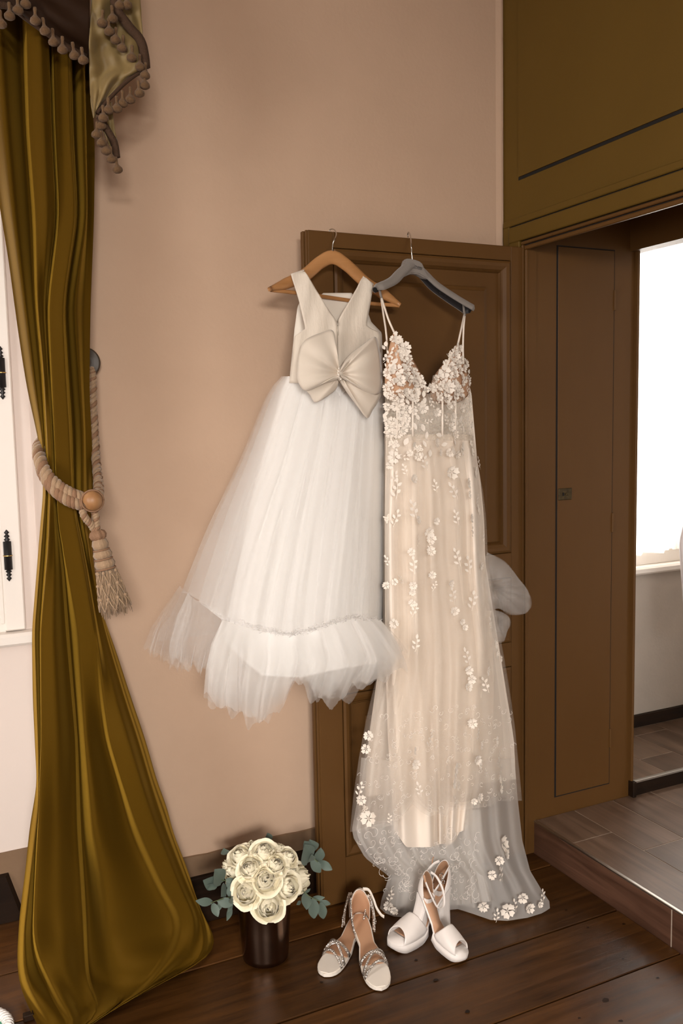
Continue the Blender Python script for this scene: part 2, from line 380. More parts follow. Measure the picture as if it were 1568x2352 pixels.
# --- raised tiled floor in the passage
ZS = .114; XS = 1.848
pf = struct(box('floor_passage', (XS+.004, OY0-.3, -.034), (4.6, 2.36, ZS-.0014), M['grout']), 'raised passage floor of brown wood-look tiles')
cx = [XS+.004, 2.02, 2.195, 2.37, 2.545, 2.72, 2.895, 3.07, 3.245]
js = [2.172, 2.03, 1.62, 1.88, 2.2, 1.7, 2.05, 1.8]
for i in range(len(cx)-1):
    ys = [2.364 if cx[i] < 2.28 else 2.356, js[i], js[i]-.9 if js[i]-.9 > .9 else .86, .85]
    ys = sorted(set(ys), reverse=True)
    for a, b in zip(ys[:-1], ys[1:]):
        if a-b < .05: continue
        box('tile', (cx[i]+.0018, b+.0018, ZS-.02), (cx[i+1]-.0018, a-.0018, ZS), M['tile'], pf, .0006)
if True:
    box('riser_grout', (XS-.0028, .9, -.03), (XS+.005, 2.364, ZS-.007), M['grout'], pf)
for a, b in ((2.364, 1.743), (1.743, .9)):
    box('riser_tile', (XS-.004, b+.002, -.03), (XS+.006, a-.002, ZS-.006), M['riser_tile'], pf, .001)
box('edge_strip', (XS-.005, .85, ZS-.006), (XS+.006, 2.364, ZS+.0015), M['metal_trim'], pf, .0015)
# second step up in the far room
Z2 = .169
sf = struct(box('floor_far', (XE+.004, 2.36, -.034), (4.6, YO, Z2-.0014), M['grout']), 'second tiled level in the far room below its window')
cx2 = [XE+.004, 2.46, 2.635, 2.81, 2.985, 3.16, 3.335]; js2 = [2.62, 2.5, 2.7, 2.55, 2.65, 2.5]
for i in range(len(cx2)-1):
    for a, b in ((YO-.012, js2[i]), (js2[i], 2.362)):
        box('tile', (cx2[i]+.0018, b+.0018, Z2-.02), (cx2[i+1]-.0018, a-.0018, Z2), M['tile'], sf, .0006)
box('riser', (XE+.004, 2.352, ZS), (4.6, 2.362, Z2-.006), M['dark_wood'], sf)
box('edge_strip', (XE+.006, 2.350, Z2-.008), (4.6, 2.364, Z2+.0015), M['metal_trim'], sf, .0015)
box('end_block', (XE-.008, 2.338, ZS), (XE+.008, 2.366, Z2+.004), M['dark_wood'], sf, .002)
# far room shell with its window
wall_with_hole('wall_far', 1, YO, .14, XE-.3, 4.6, 0, ZC, (2.45, 3.75, .90, 2.45), M['plaster_far'])
struct(box('wall_far_side', (4.6, .85, 0), (4.68, YO+.1, ZC), M['plaster_far']))
struct(box('ceiling_far', (XE+.03, .3, 2.75), (4.68, YO+.1, 2.83), M['ceiling']))
struct(box('wall_far_rear', (XE, .3, 0), (4.68, .38, 2.8), M['plaster_far']))
struct(box('baseboard_far', (XE, YO-.014, Z2), (4.6, YO, .224), M['dark_wood'], None, .003), 'brown skirting under the far window')
w2 = struct(empty('window_2', (3.1, YO, .9)), 'white framed window in the far room behind sheer curtains')
wbox('sill', (2.40, YO-.06, .842), (3.8, YO+.02, .874), M['white_paint'], w2, .008)
wbox('frame_rail', (2.44, YO-.01, .872), (3.76, YO+.08, .935), M['white_paint'], w2)
wbox('frame_head', (2.44, YO, 2.39), (3.76, YO+.08, 2.46), M['white_paint'], w2)
wbox('frame_stile', (2.44, YO, .9), (2.50, YO+.08, 2.45), M['white_paint'], w2)
wbox('frame_stile', (3.70, YO, .9), (3.76, YO+.08, 2.45), M['white_paint'], w2)
wbox('mullion', (2.965, YO-.005, .93), (3.02, YO+.08, 2.4), M['white_paint'], w2)
wbox('pane', (2.5, YO+.04, .93), (2.97, YO+.044, 2.4), M['glass'], w2, 0)
wbox('pane', (3.02, YO+.04, .93), (3.7, YO+.044, 2.4), M['glass'], w2, 0)
def sheer_panel(x0, x1, z0, z1, y, seed):
    G = []
    for i in range(14):
        z = z0+(z1-z0)*i/13; row = []
        for j in range(90):
            u = j/89
            row.append((x0+(x1-x0)*u, y+.012*math.sin(u*41+seed)+.006*math.sin(u*97+seed*2), z+.004*math.sin(u*20+seed)*(1-i/13)))
        G.append(row)
    return G
sp = [(2.46, 2.86, .925, 2.47, YO-.03, 0), (2.845, 2.945, .94, 2.47, YO-.062, 2.1)]
lab = ['white sheer curtain hanging over the far window beside the passage side', 'narrow white sheer curtain strip overlapping at the far window mullion']
for (a, b, c, d, e, s), l in zip(sp, lab):
    o = meshobj('sheer_curtain', *griddata(sheer_panel(a, b, c, d, e, s)), M['sheer_white'], None, True); tag(o, l, 'curtain')
    meshobj('hem', *griddata(sheer_panel(a+.0005, b-.0005, c+.002, c+.052, e-.003, s)), M['sheer_white'], o, True)

# ================================================================== the open door, folded back against the wall
DX0, DX1, DY, DT, DH = 1.047, 1.815, 2.372, .038, 2.05
dr = struct(empty('door_1', (DX1, DY, 0)), 'open brown panelled door carrying the two hangers')
def dbox(name, x0, x1, z0, z1, y0=DY, y1=DY+DT, m=M['door_paint'], bevel=.0015):
    return lbox(name, (x0, y0, z0), (x1, y1, z1), m, dr, bevel)
PX0, PX1 = 1.125, 1.757
panels = [(1.057, 2.005), (.754, .975), (.150, .672)]
dbox('stile', DX0, PX0, .006, DH); dbox('stile', PX1, DX1, .006, DH)
for z0, z1 in ((.006, .15), (.672, .754), (.975, 1.057), (2.005, DH)): dbox('rail', PX0, PX1, z0, z1)
def frame_moulding(x0, x1, z0, z1, prof, m):
    """mitred frame swept from a profile of (inset, depth y)"""
    V = []; Fc = []; n = len(prof)
    for (sx, sz) in ((0, 0), (1, 0), (1, 1), (0, 1)):
        for ins, y in prof:
            V.append(((x1-ins) if sx else (x0+ins), y, (z1-ins) if sz else (z0+ins)))
    for c in range(4):
        for k in range(n-1):
            a = c*n+k; b = ((c+1) % 4)*n+k
            Fc.append((a, b, b+1, a+1))
    return V, Fc
for z0, z1 in panels:
    pan = dbox('panel', PX0, PX1, z0, z1, DY+.016, DY+.026)
    prof = [(0, DY+.004), (.0015, DY+.012), (.003, DY-.001), (.010, DY-.004), (.020, DY-.002), (.030, DY+.004), (.034, DY+.010), (.036, DY+.008), (.040, DY+.016)]
    o = meshobj('panel_moulding', *frame_moulding(PX0, PX1, z0, z1, prof, None), M['door_paint']); o.parent = dr; o.matrix_parent_inverse = Matrix.Translation(-dr.location)
    i = .085
    if z1-z0 > .3:
        pf2 = [(0, DY+.0162), (.002, DY+.013), (.012, DY+.010), (.014, DY+.008)]
        o = meshobj('raised_field', *frame_moulding(PX0+i, PX1-i, z0+i, z1-i, pf2, None), M['door_paint']); o.parent = dr; o.matrix_parent_inverse = Matrix.Translation(-dr.location)
        o2 = dbox('field', PX0+i+.014, PX1-i-.014, z0+i+.014, z1-i-.014, DY+.008, DY+.02, bevel=0)
# rebated lock edge seen edge-on
dbox('edge_bead', DX0-.006, DX0+.002, .006, DH, DY+.004, DY+.012)
dbox('edge_bead', DX0-.008, DX0+.002, .006, DH, DY+.022, DY+DT)
dbox('hinge_gap', DX1+.001, DX1+.007, .01, DH-.002, DY+.001, DY+.012, M['gap'], 0)
for z in (1.75, 1.0, .25):
    V, Fc = tubedata([(DX1+.011, DY-.004, z-.06), (DX1+.011, DY-.004, z+.06)], .007, 8)
    o = meshobj('hinge', V, Fc, M['door_paint'], None, True); o.parent = dr; o.matrix_parent_inverse = Matrix.Translation(-dr.location)

# ================================================================== cloth tools
def ip(poly, y): return np.interp(y, [p[0] for p in poly], [p[1] for p in poly])
class Sheet:
    """folded cloth described by guide lines: each guide = [(py, px, depth)], depth added to the hanging plane Y0"""
    def __init__(s, guides, Y0): s.g = guides; s.Y0 = Y0
    def row(s, py):
        ys = [np.interp(py, [q[0] for q in g], [q[1] for q in g]) for g in s.g]
        ds = [np.interp(py, [q[0] for q in g], [q[2] for q in g]) for g in s.g]
        ys = np.array(ys); n = len(ys); ys = np.minimum(ys, ys[-1]-(n-1-np.arange(n))*1.2)
        return np.maximum.accumulate(ys+np.arange(n)*1e-4), np.array(ds)
    def y0(s, py): return s.Y0(py) if callable(s.Y0) else s.Y0
    def depth(s, px, py):
        x, d = s.row(py)
        k = int(np.clip(np.searchsorted(x, px)-1, 0, len(x)-2)); t = np.clip((px-x[k])/max(x[k+1]-x[k], 1e-3), 0, 1)
        t = t*t*(3-2*t); return s.y0(py)+d[k]*(1-t)+d[k+1]*t
    def grid(s, rows, sub=6, zmin=.004, wob=0.0, bottom=None, deep=1.0):
        G = []
        rr = [s.row(p) for p in rows]
        X = np.array([r[0] for r in rr]); D = np.array([r[1] for r in rr])
        k = np.array([1, 2, 3, 2, 1.])/9                      # soften the guide corners along the cloth
        for A in (X, D):
            for c in range(A.shape[1]):
                e = np.concatenate([[A[0, c]*2-A[2, c], A[0, c]*2-A[1, c]], A[:, c], [A[-1, c]*2-A[-2, c], A[-1, c]*2-A[-3, c]]])
                A[:, c] = np.convolve(e, k, 'valid')
        X = np.maximum.accumulate(X+np.arange(X.shape[1])*1e-3, axis=1)
        for i, py in enumerate(rows):
            row = []
            nc = X.shape[1]
            for j in range(nc-1):
                for q in range(sub + (1 if j == nc-2 else 0)):
                    t = q/sub; e = t*t*(3-2*t)
                    px = X[i, j]*(1-t)+X[i, j+1]*t; d = D[i, j]*(1-e)+D[i, j+1]*e
                    pyy = py
                    if bottom: u = (j+t)/(nc-1); pyy = py + bottom(u)*(i/(len(rows)-1))**4
                    Y = s.y0(pyy)+d*deep+wob*math.sin(px*.21+pyy*.013)
                    P = pl(px, pyy, 1, Y)
                    if P[2] < zmin:
                        P = pl(px, pyy, 2, zmin)
                    row.append(tuple(P))
            G.append(row)
        return G
def cloth(name, G, m, parent=None, thick=0.0):
    o = meshobj(name, *griddata(G), m, parent, True)
    if thick:
        md = o.modifiers.new('thickness', 'SOLIDIFY'); md.thickness = thick; md.offset = 0
    return o

# ------------------------------------------------------------------ velvet curtain
def velvet(name, col):
    m = mat(name, col, .85, spec=.1, sheen=.0, bump=.12, bscale=500)
    b = m.node_tree.nodes['Principled BSDF']
    b.inputs['Sheen Weight'].default_value = .4; b.inputs['Sheen Roughness'].default_value = .35; b.inputs['Sheen Tint'].default_value = (.8, .45, .05, 1)
    return m
M['velvet'] = velvet('olive_velvet', (.076, .037, .0006))
A_, B_ = -.055, .045      # crest and valley depth
gd = [
 # left silhouette
 [(-120, -60, .02), (300, -30, .02), (480, 0, .03), (600, 20, .03), (700, 33, .03), (800, 47, .03), (900, 63, .03), (1000, 86, .02), (1060, 96, .03), (1130, 99, .04), (1200, 93, .04), (1300, 85, .04), (1450, 73, .05), (1600, 75, .05), (1750, 82, .05), (1800, 85, .05), (1900, 68, .05), (2000, 58, .06), (2100, 45, .06), (2200, 39, .05), (2250, 42, .05), (2300, 58, .03), (2352, 85, 0), (2400, 110, 0)],
 [(-120, -20, -.03), (480, 30, -.03), (700, 58, -.02), (900, 82, -.02), (1000, 98, -.03), (1130, 106, -.04), (1300, 92, -.02), (1450, 80, -.03), (1700, 88, -.02), (1850, 90, -.02), (2000, 72, -.05), (2150, 55, -.06), (2250, 60, -.06), (2400, 140, -.06)],
 # dark valley left of the lit fold
 [(-120, 44, B_), (300, 58, B_), (500, 72, .03), (700, 79, .03), (850, 93, .02), (1000, 101, .0), (1130, 109, -.01), (1250, 104, .01), (1450, 90, .02), (1700, 93.5, .01), (1900, 83, .02), (2050, 77, .02), (2150, 73, .02), (2200, 80, .0), (2300, 120, -.05), (2400, 180, -.05)],
 [(-120, 58, -.045), (300, 68, -.05), (500, 84, -.05), (700, 86, -.045), (850, 101, -.05), (1000, 109, -.055), (1130, 116, -.06), (1250, 112, -.05), (1450, 94, -.05), (1700, 95, -.06), (1900, 88, -.07), (2050, 80, -.07), (2150, 77, -.08), (2200, 90, -.06), (2300, 140, -.09), (2400, 210, -.06)],
 [(-120, 84, -.065), (300, 100, -.06), (500, 108, -.06), (700, 98, -.03), (850, 108, -.04), (1000, 117, -.06), (1130, 122, -.06), (1250, 125, -.04), (1450, 120, -.06), (1700, 130, -.06), (1900, 128, -.05), (2100, 128, -.06), (2250, 150, -.05), (2400, 240, -.06)],
 # sharp right edge of the first fold
 [(-120, 104, -.05), (300, 117, -.05), (500, 127, -.045), (700, 103, .0), (850, 111, .0), (1000, 120.5, -.03), (1130, 126, -.03), (1200, 129, -.0), (1300, 140, -.02), (1450, 150, -.02), (1700, 172, -.01), (1900, 175, -.02), (2100, 188, -.03), (2250, 195, -.03), (2400, 260, -.06)],
 [(-120, 107, B_), (300, 120, B_), (500, 130, .04), (700, 107, -.0), (850, 114, .0), (1000, 122.5, .02), (1130, 128, .02), (1200, 133, .04), (1300, 148, .05), (1450, 160, .06), (1700, 180, .06), (1900, 188, .06), (2100, 200, .04), (2250, 206, .02), (2400, 265, -.03)],
 # middle broad fold -> becomes the big diagonal lit fold
 [(-120, 116, -.03), (300, 128, -.03), (500, 138, -.04), (700, 113, -.055), (850, 119, -.06), (1000, 126, -.06), (1130, 131, -.06), (1200, 135, -.05), (1300, 152, -.045), (1450, 181, -.04), (1600, 190, -.03), (1700, 196, -.05), (1800, 206, -.06), (1920, 218, -.06), (2000, 240, -.04), (2150, 262, -.03), (2250, 285, -.03), (2400, 300, -.05)],
 [(-120, 150, -.055), (300, 160, -.05), (500, 172, -.05), (700, 143, -.06), (850, 150, -.06), (1000, 159, -.06), (1130, 164, -.06), (1200, 172, -.06), (1300, 190, -.06), (1450, 215, -.055), (1600, 226, -.02), (1700, 240, -.01), (1800, 270, -.0), (1920, 300, .0), (2040, 355, .0), (2120, 400, .01), (2200, 370, -.02), (2290, 300, -.05), (2400, 330, -.04)],
 [(-120, 158, -.04), (300, 166, -.04), (500, 177, -.04), (700, 145.5, -.03), (850, 153, -.03), (1000, 163, -.03), (1130, 168, -.03), (1200, 178, -.05), (1300, 198, -.05), (1450, 222, -.05), (1600, 238, -.06), (1700, 252, -.08), (1800, 282, -.08), (1888, 313, -.08), (2040, 381, -.06), (2115, 428, -.05), (2200, 400, -.05), (2290, 315, -.06), (2400, 340, -.04)],
 [(-120, 161, B_), (300, 169, B_), (500, 180, .04), (700, 149, .03), (850, 158, .035), (1000, 168, .04), (1130, 171, .03), (1200, 181, .02), (1300, 201, .03), (1450, 227, -.01), (1600, 262, -.06), (1700, 292, -.09), (1800, 322, -.09), (1888, 350, -.08), (2040, 412, -.06), (2115, 450, -.05), (2200, 430, -.04), (2290, 325, -.06), (2400, 350, -.04)],
 [(-120, 186, -.04), (300, 195, -.03), (500, 200, -.03), (700, 170, -.015), (850, 182, -.01), (1000, 192, -.01), (1130, 190, -.04), (1200, 192, -.03), (1300, 208, .02), (1450, 240, .0), (1600, 284, -.04), (1700, 316, -.06), (1800, 345, -.06), (1888, 372, -.06), (2040, 430, -.04), (2115, 462, -.03), (2200, 462, -.03), (2290, 330, -.06), (2400, 352, -.04)],
 [(-120, 190, .03), (300, 199, .03), (500, 202, .03), (700, 194, .02), (850, 193, .02), (1000, 198, .02), (1130, 201, .0), (1200, 200, .02), (1300, 211, .03), (1450, 245, .02), (1600, 290, -.01), (1700, 324, -.03), (1800, 353, -.03), (1880, 384, -.02), (1900, 388, -.02), (2040, 440, -.02), (2115, 474, -.02), (2200, 476, -.03), (2290, 335, -.06), (2400, 355, -.04)],
 # right silhouette
 [(-120, 205, .02), (150, 207, .02), (330, 218, .02), (500, 216, .02), (700, 208, .02), (900, 205, .02), (1050, 213, .02), (1130, 214, .03), (1200, 208, .04), (1300, 215, .05), (1400, 232, .05), (1500, 268, .04), (1600, 300, .03), (1700, 334, .02), (1800, 362, .02), (1860, 386, .03), (1900, 393, .03), (1950, 412, .03), (2000, 432, .03), (2050, 447, .03), (2100, 464, .02), (2140, 490, .01), (2180, 497, .0), (2205, 475, -.02), (2240, 408, -.03), (2290, 310, -.04), (2345, 222, -.05), (2400, 140, -.05)]]
def cy0(py): return float(np.interp(py, [-150, 600, 1130, 1400, 1900, 2150, 2352, 2420], [2.36, 2.36, 2.33, 2.35, 2.37, 2.36, 2.30, 2.26]))
cs = Sheet(gd, cy0)
rows = list(np.linspace(-140, 1050, 46))+list(np.linspace(1065, 1250, 16))+list(np.linspace(1270, 2395, 64))
G = cs.grid(rows, 7, .006, wob=.0, deep=1.45)
# puddled hem: soft horizontal creases near the floor
for i, py in enumerate(rows):
    if py > 2080:
        w = min(1, (py-2080)/120)
        for j, p in enumerate(G[i]):
            q = Vector(p); dirv = (Vector(CAM)-q).normalized()
            a = w*(.012*math.sin(py*.052+j*.11)+.010*math.sin(py*.031-j*.21+1.3)+.008*math.sin(j*.5+py*.02))
            q += dirv*(a+.012*w)
            q.z = max(q.z, .005); G[i][j] = tuple(q)
cur = cloth('velvet_curtain', G, M['velvet'], None)
tag(cur, 'floor-length olive gold velvet curtain gathered by a rope tieback', 'curtain')

# ------------------------------------------------------------------ valance: dark swag and pale silk tail with tassel fringe
M['swag'] = mat('swag_brown', (.020, .0075, .002), .75, spec=.15, bump=.2, bscale=60)
M['silk'] = mat('gold_silk', (.25, .172, .066), .6, sheen=.1, noise=((.175, .115, .038), 14., (1, 1, .5), .2), bump=.25, bscale=35)
M['braid'] = mat('brown_braid', (.05, .022, .008), .9, bump=.5, bscale=300)
M['tassel'] = mat('tassel_wool', (.17, .095, .04), .95, sheen=.1, noise=((.09, .042, .015), 120., (1, 1, 1), .25), bump=.6, bscale=600)
tas_prof = [(.0006, 0), (.0035, -.001), (.0042, -.006), (.0034, -.013), (.004, -.018), (.0075, -.0225), (.0115, -.0265), (.0125, -.031), (.0115, -.035), (.007, -.038), (.0005, -.039)]
tas_me = pymesh('tassel', *lathedata(tas_prof, 12))
for p in tas_me.polygons: p.use_smooth = True
tas_me.materials.append(M['tassel'])
def tassel(px, py, Y, parent, s=1.0, tilt=0.0):
    """py = bottom of the mushroom head"""
    P = PY(px, py, Y); o = bpy.data.objects.new('tassel', tas_me); COL.objects.link(o)
    o.scale = (s, s, s); o.location = (P.x, P.y, P.z+.039*s); o.rotation_euler = (random.uniform(-.15, .15), tilt, random.uniform(0, 6)); o.parent = parent
    return o
gs = [[(-160, -70, 0), (0, -60, .0), (30, -60, .0)], [(-160, 0, -.04), (0, 5, -.04), (12, 6, -.04)], [(-160, 60, .01), (0, 62, .01), (25, 66, .01)], [(-160, 110, -.04), (0, 112, -.04), (60, 112, -.03)],
      [(-160, 160, .01), (0, 162, .01), (110, 160, .0)], [(-160, 206, -.02), (0, 207, -.02), (150, 203, -.02)]]
def swb(u): return float(np.interp(u, [0, .2, .35, .5, .65, .8, 1], [-8, -14, -10, 22, 52, 82, 112]))
G = []
for i in range(20):
    row = []
    for j in range(60):
        u = j/59; px = -70+276*u; v = i/19; py = -160+(30+swb(u)*1.0+160)*v
        d = 2.243-.03*math.sin(math.pi*min(1, v*1.0))-.012*math.sin(v*13+u*5)-.006*math.sin(v*27-u*9)
        row.append(tuple(pl(px, py, 1, d)))
    G.append(row)
swag = cloth('valance_swag', G, M['swag'], None, .003)
tag(swag, 'dark brown draped valance swag with woolly tassel fringe above the curtain', 'valance')
hemv = [Vector(G[-1][j])+Vector((0, -.004, .004)) for j in range(0, 60, 3)]
tube('braid', hemv, .008, M['braid'], swag, 8)
for (px, py) in [(2, 64), (23, 46), (42, 33), (60, 20), (82, 57), (100, 81), (122, 105), (145, 123), (168, 136), (189, 148)]:
    tassel(px, py, 2.203, swag, 1.0)
# tail
def poly_sheet(left, right, py0, py1, Y, n, m, folds, name, mt, parent=None, thick=.003):
    G = []
    for i in range(n):
        py = py0+(py1-py0)*i/(n-1); a = ip(left, py); b = ip(right, py); row = []
        for j in range(m):
            u = j/(m-1); row.append(tuple(pl(a+(b-a)*u, py, 1, Y+folds(u, i/(n-1)))))
        G.append(row)
    return cloth(name, G, mt, parent, thick)
Lf = [(-160, 214), (0, 210), (95, 205), (170, 205), (230, 208), (271, 215)]
Rt = [(-160, 318), (0, 322), (100, 329), (150, 336), (164, 334), (172, 310), (185, 291), (195, 280), (210, 266), (230, 247), (255, 224), (271, 217)]
tail = poly_sheet(Lf, Rt, -160, 270, 2.223, 60, 30, lambda u, v: .012*math.sin(u*6+v*9)+.006*math.sin(u*17-v*14+1)+.004*math.sin(v*40+u*8), 'valance_tail', M['silk'])
tag(tail, 'pale gold silk valance tail edged with brown tassel fringe', 'valance')
# lower under-layer of the tail
Lf2 = [(232, 238), (270, 226), (300, 236), (335, 252), (365, 262)]
Rt2 = [(232, 256), (270, 260), (300, 264), (335, 271), (365, 268)]
poly_sheet(Lf2, Rt2, 234, 366, 2.240, 24, 8, lambda u, v: .006*math.sin(u*7+v*8), 'under_tail', M['silk'], tail)
# braided bands: diagonal one, hems
def band_strip(pts, w, Y, parent):
    G = [[], []]; n = len(pts)
    cp = catmull([(x, y, 0) for x, y in pts], 24)
    a = [tuple(pl(p.x, p.y, 1, Y)) for p in cp]
    tube('braid', a, w, M['braid'], parent, 8, ((0, -1, 0), 1.0))
band_strip([(262, -20), (268, 20), (295, 60), (322, 92), (331, 125), (334, 155)], .012, 2.210, tail)
band_strip([(336, 160), (312, 172), (288, 190), (264, 213), (240, 238), (222, 260)], .0045, 2.214, tail)
band_strip([(228, 268), (245, 296), (262, 328), (268, 362)], .009, 2.230, tail)
for (px, py) in [(275, 22), (291, 22), (258, 52), (238, 62), (250, 82), (268, 102), (285, 120), (305, 143), (322, 163), (336, 182), (333, 205), (319, 223), (301, 238), (283, 246), (269, 259), (250, 262), (238, 280)]:
    tassel(px, py, 2.200, tail, 1.0)
for (px, py) in [(229, 298), (225, 318), (233, 338), (246, 356), (255, 374), (267, 398)]:
    tassel(px, py, 2.220, tail, 1.0)

# ------------------------------------------------------------------ tieback knob, rope, ball, tassel
M['knob'] = mat('turned_dark_wood', (.055, .036, .022), .5, bump=.2, bscale=30)
kp = PY(196, 832, 2.45)
kn = meshobj('tieback_knob', *lathedata([(.0005, 0), (.014, 0), (.014, .018), (.022, .024), (.038, .026), (.041, .030), (.041, .036), (.036, .040), (.034, .038), (.024, .041), (.022, .039), (.012, .042), (.0005, .042)], 36), M['knob'], None, True)
kn.rotation_euler = (math.radians(90), 0, 0); kn.location = (kp.x, YW-.0, kp.z)
tag(kn, 'turned dark wooden disc knob on the plaster wall beside the curtain', 'curtain knob')
M['rope_a'] = mat('rope_straw', (.33, .215, .125), .8, sheen=.3, bump=.5, bscale=350)
M['rope_b'] = mat('rope_pinkish', (.24, .13, .07), .85, bump=.5, bscale=350)
M['ball'] = mat('turned_light_wood', (.36, .185, .075), .45, noise=((.28, .13, .05), 12., (1, 6, 1), .25), bump=.1, bscale=80)
def twist(path, R, rs, turns, parent, mats, n=None, seg=6):
    P = catmull(path, n or 90); m = len(P)
    tn = []; nrm = None
    for k in range(3):
        pts = []
        nrm = Vector((0, -1, 0.2))
        for i in range(m):
            t = (P[min(i+1, m-1)]-P[max(i-1, 0)]).normalized(); nrm = (nrm-t*nrm.dot(t)).normalized(); bn = t.cross(nrm)
            a = 2*math.pi*(turns*i/(m-1)+k/3); pts.append(P[i]+(nrm*math.cos(a)+bn*math.sin(a))*R)
        meshobj('strand', *tubedata(pts, rs, seg), mats[k % len(mats)], parent, True)
rope = empty('rope_tieback', PY(210, 1150, 2.2)); ROPE0 = rope.location.copy()
tag(rope, 'twisted straw rope tieback with wooden ball and tassel around the curtain', 'tieback')
tmp = empty('tmp')
rm = [M['rope_a'], M['rope_b'], M['rope_a']]
def Q(px, py, Y): return PY(px, py, Y)
twist([Q(207, 846, 2.43), Q(212, 870, 2.425), Q(214, 950, 2.41), Q(219, 1040, 2.37), Q(224, 1110, 2.28), Q(222, 1140, 2.215)], .006, .0058, 13, tmp, rm, 150)
twist([Q(216, 950, 2.45), Q(222, 1050, 2.40), Q(229, 1110, 2.30), Q(229, 1135, 2.23), Q(222, 1150, 2.21)], .0055, .0052, 8, tmp, rm, 90)
twist([Q(95, 1015, 2.42), Q(89, 1030, 2.34), Q(93, 1060, 2.25), Q(110, 1095, 2.215), Q(140, 1122, 2.195), Q(170, 1138, 2.185), Q(200, 1148, 2.19)], .0095, .0072, 7, tmp, rm, 110, 8)
twist([Q(97, 1030, 2.43), Q(92, 1052, 2.34), Q(99, 1085, 2.24), Q(118, 1117, 2.205), Q(146, 1142, 2.185), Q(175, 1156, 2.178), Q(200, 1158, 2.185)], .0090, .0068, 7, tmp, [M['rope_b'], M['rope_a'], M['rope_b']], 110, 8)
twist([Q(198, 1160, 2.185), Q(190, 1172, 2.18), Q(196, 1190, 2.18), Q(208, 1203, 2.185), Q(218, 1220, 2.19)], .005, .0048, 4, tmp, rm, 50)
twist([Q(216, 1168, 2.19), Q(220, 1190, 2.188), Q(222, 1222, 2.188)], .005, .005, 3, tmp, rm, 40)
bp = Q(212, 1150, 2.165)
V, Fc = lathedata([(.006, -.022), (.014, -.020), (.0225, -.011), (.025, 0), (.0225, .011), (.014, .020), (.006, .022)], 24)
o = meshobj('wooden_ball', [(x, y, z) for x, y, z in V], Fc, M['ball'], tmp, True); o.location = bp; o.rotation_euler = (.3, 1.1, .5)
V, Fc = tubedata([bp+Vector((.026*math.cos(a), -.004, .026*math.sin(a))) for a in np.linspace(0, 2*math.pi, 24)], .0022, 6)
meshobj('cord_ring', V, Fc, M['rope_b'], tmp, True)
# tassel: knot head, bound rings, netting knots and loose threads
axis0 = Q(222, 1218, 2.188); axis1 = Q(268, 1408, 2.17)
ax = (axis1-axis0); TL = ax.length; ax.normalize(); side = Vector((1, 0, 0)); side = (side-ax*side.dot(ax)).normalized(); fr = ax.cross(side)
def tp(t, r, a): return axis0+ax*(TL*t)+side*(r*math.cos(a))+fr*(r*math.sin(a))
def tas_ring(t0, t1, r, mtl, ribs=14):
    V = []; n = 36; prof = [(0, .55), (.15, .85), (.5, 1.0), (.85, .85), (1, .55)]
    for s, k in prof:
        for q in range(n):
            a = 2*math.pi*q/n; rr = r*k*(1+.09*math.cos(ribs*a)); V.append(tp(t0+(t1-t0)*s, rr, a))
    Fc = [(i*n+q, i*n+(q+1) % n, (i+1)*n+(q+1) % n, (i+1)*n+q) for i in range(4) for q in range(n)]
    meshobj('tassel_ring', V, Fc, mtl, tmp, True)
tas_ring(.0, .12, .020, M['rope_b'], 8); tas_ring(.10, .24, .019, M['rope_a']); tas_ring(.23, .35, .022, M['rope_a']); tas_ring(.34, .47, .024, M['rope_a'])
for t, r in ((.235, .0185), (.345, .021), (.46, .023)):
    meshobj('binding_cord', *tubedata([tp(t, r, a) for a in np.linspace(0, 2*math.pi, 28)], .0022, 6), M['rope_b'], tmp, True)
D = []; rnd = random.Random(5)
for q in range(230):
    a = rnd.uniform(0, 2*math.pi); r0 = rnd.uniform(.004, .021); r1 = rnd.uniform(.012, .040); e = rnd.uniform(.9, 1.04)
    pts = [tp(.46, r0, a), tp(.62, r0*1.1+.004, a+.1), tp(.8, (r0+r1)*.62, a+rnd.uniform(-.2, .2)), tp(e, r1, a+rnd.uniform(-.3, .3))]
    D.append(tubedata(pts, [.0013, .0013, .0012, .0008], 4))
o = meshobj('threads', *join(D), M['rope_a'], tmp, True); o['kind'] = 'stuff'
D = []
for row, t in enumerate((.50, .64, .80)):
    for q in range(9):
        a = 2*math.pi*(q+.5*row)/9; r = .024+.005*row
        c = tp(t, r, a)
        me = [(c+Vector(p)) for p in lathedata([(.0005, -.005), (.0042, -.002), (.0042, .002), (.0005, .005)], 8)[0]]
        D.append((me, lathedata([(1, 0)]*4, 8)[1]))
        for s in (-.5, .5):
            a2 = a+2*math.pi*s/9; t2 = t+.14
            D.append(tubedata([c, tp((t+t2)/2, r+.004, (a+a2)/2), tp(min(t2, 1.0), r+.005, a2)], .0016, 5))
o = meshobj('knotted_net', *join(D), M['rope_a'], tmp, True)
for ch in list(tmp.children):
    ch.parent = rope; ch.matrix_parent_inverse = Matrix.Translation(-ROPE0)
bpy.data.objects.remove(tmp)

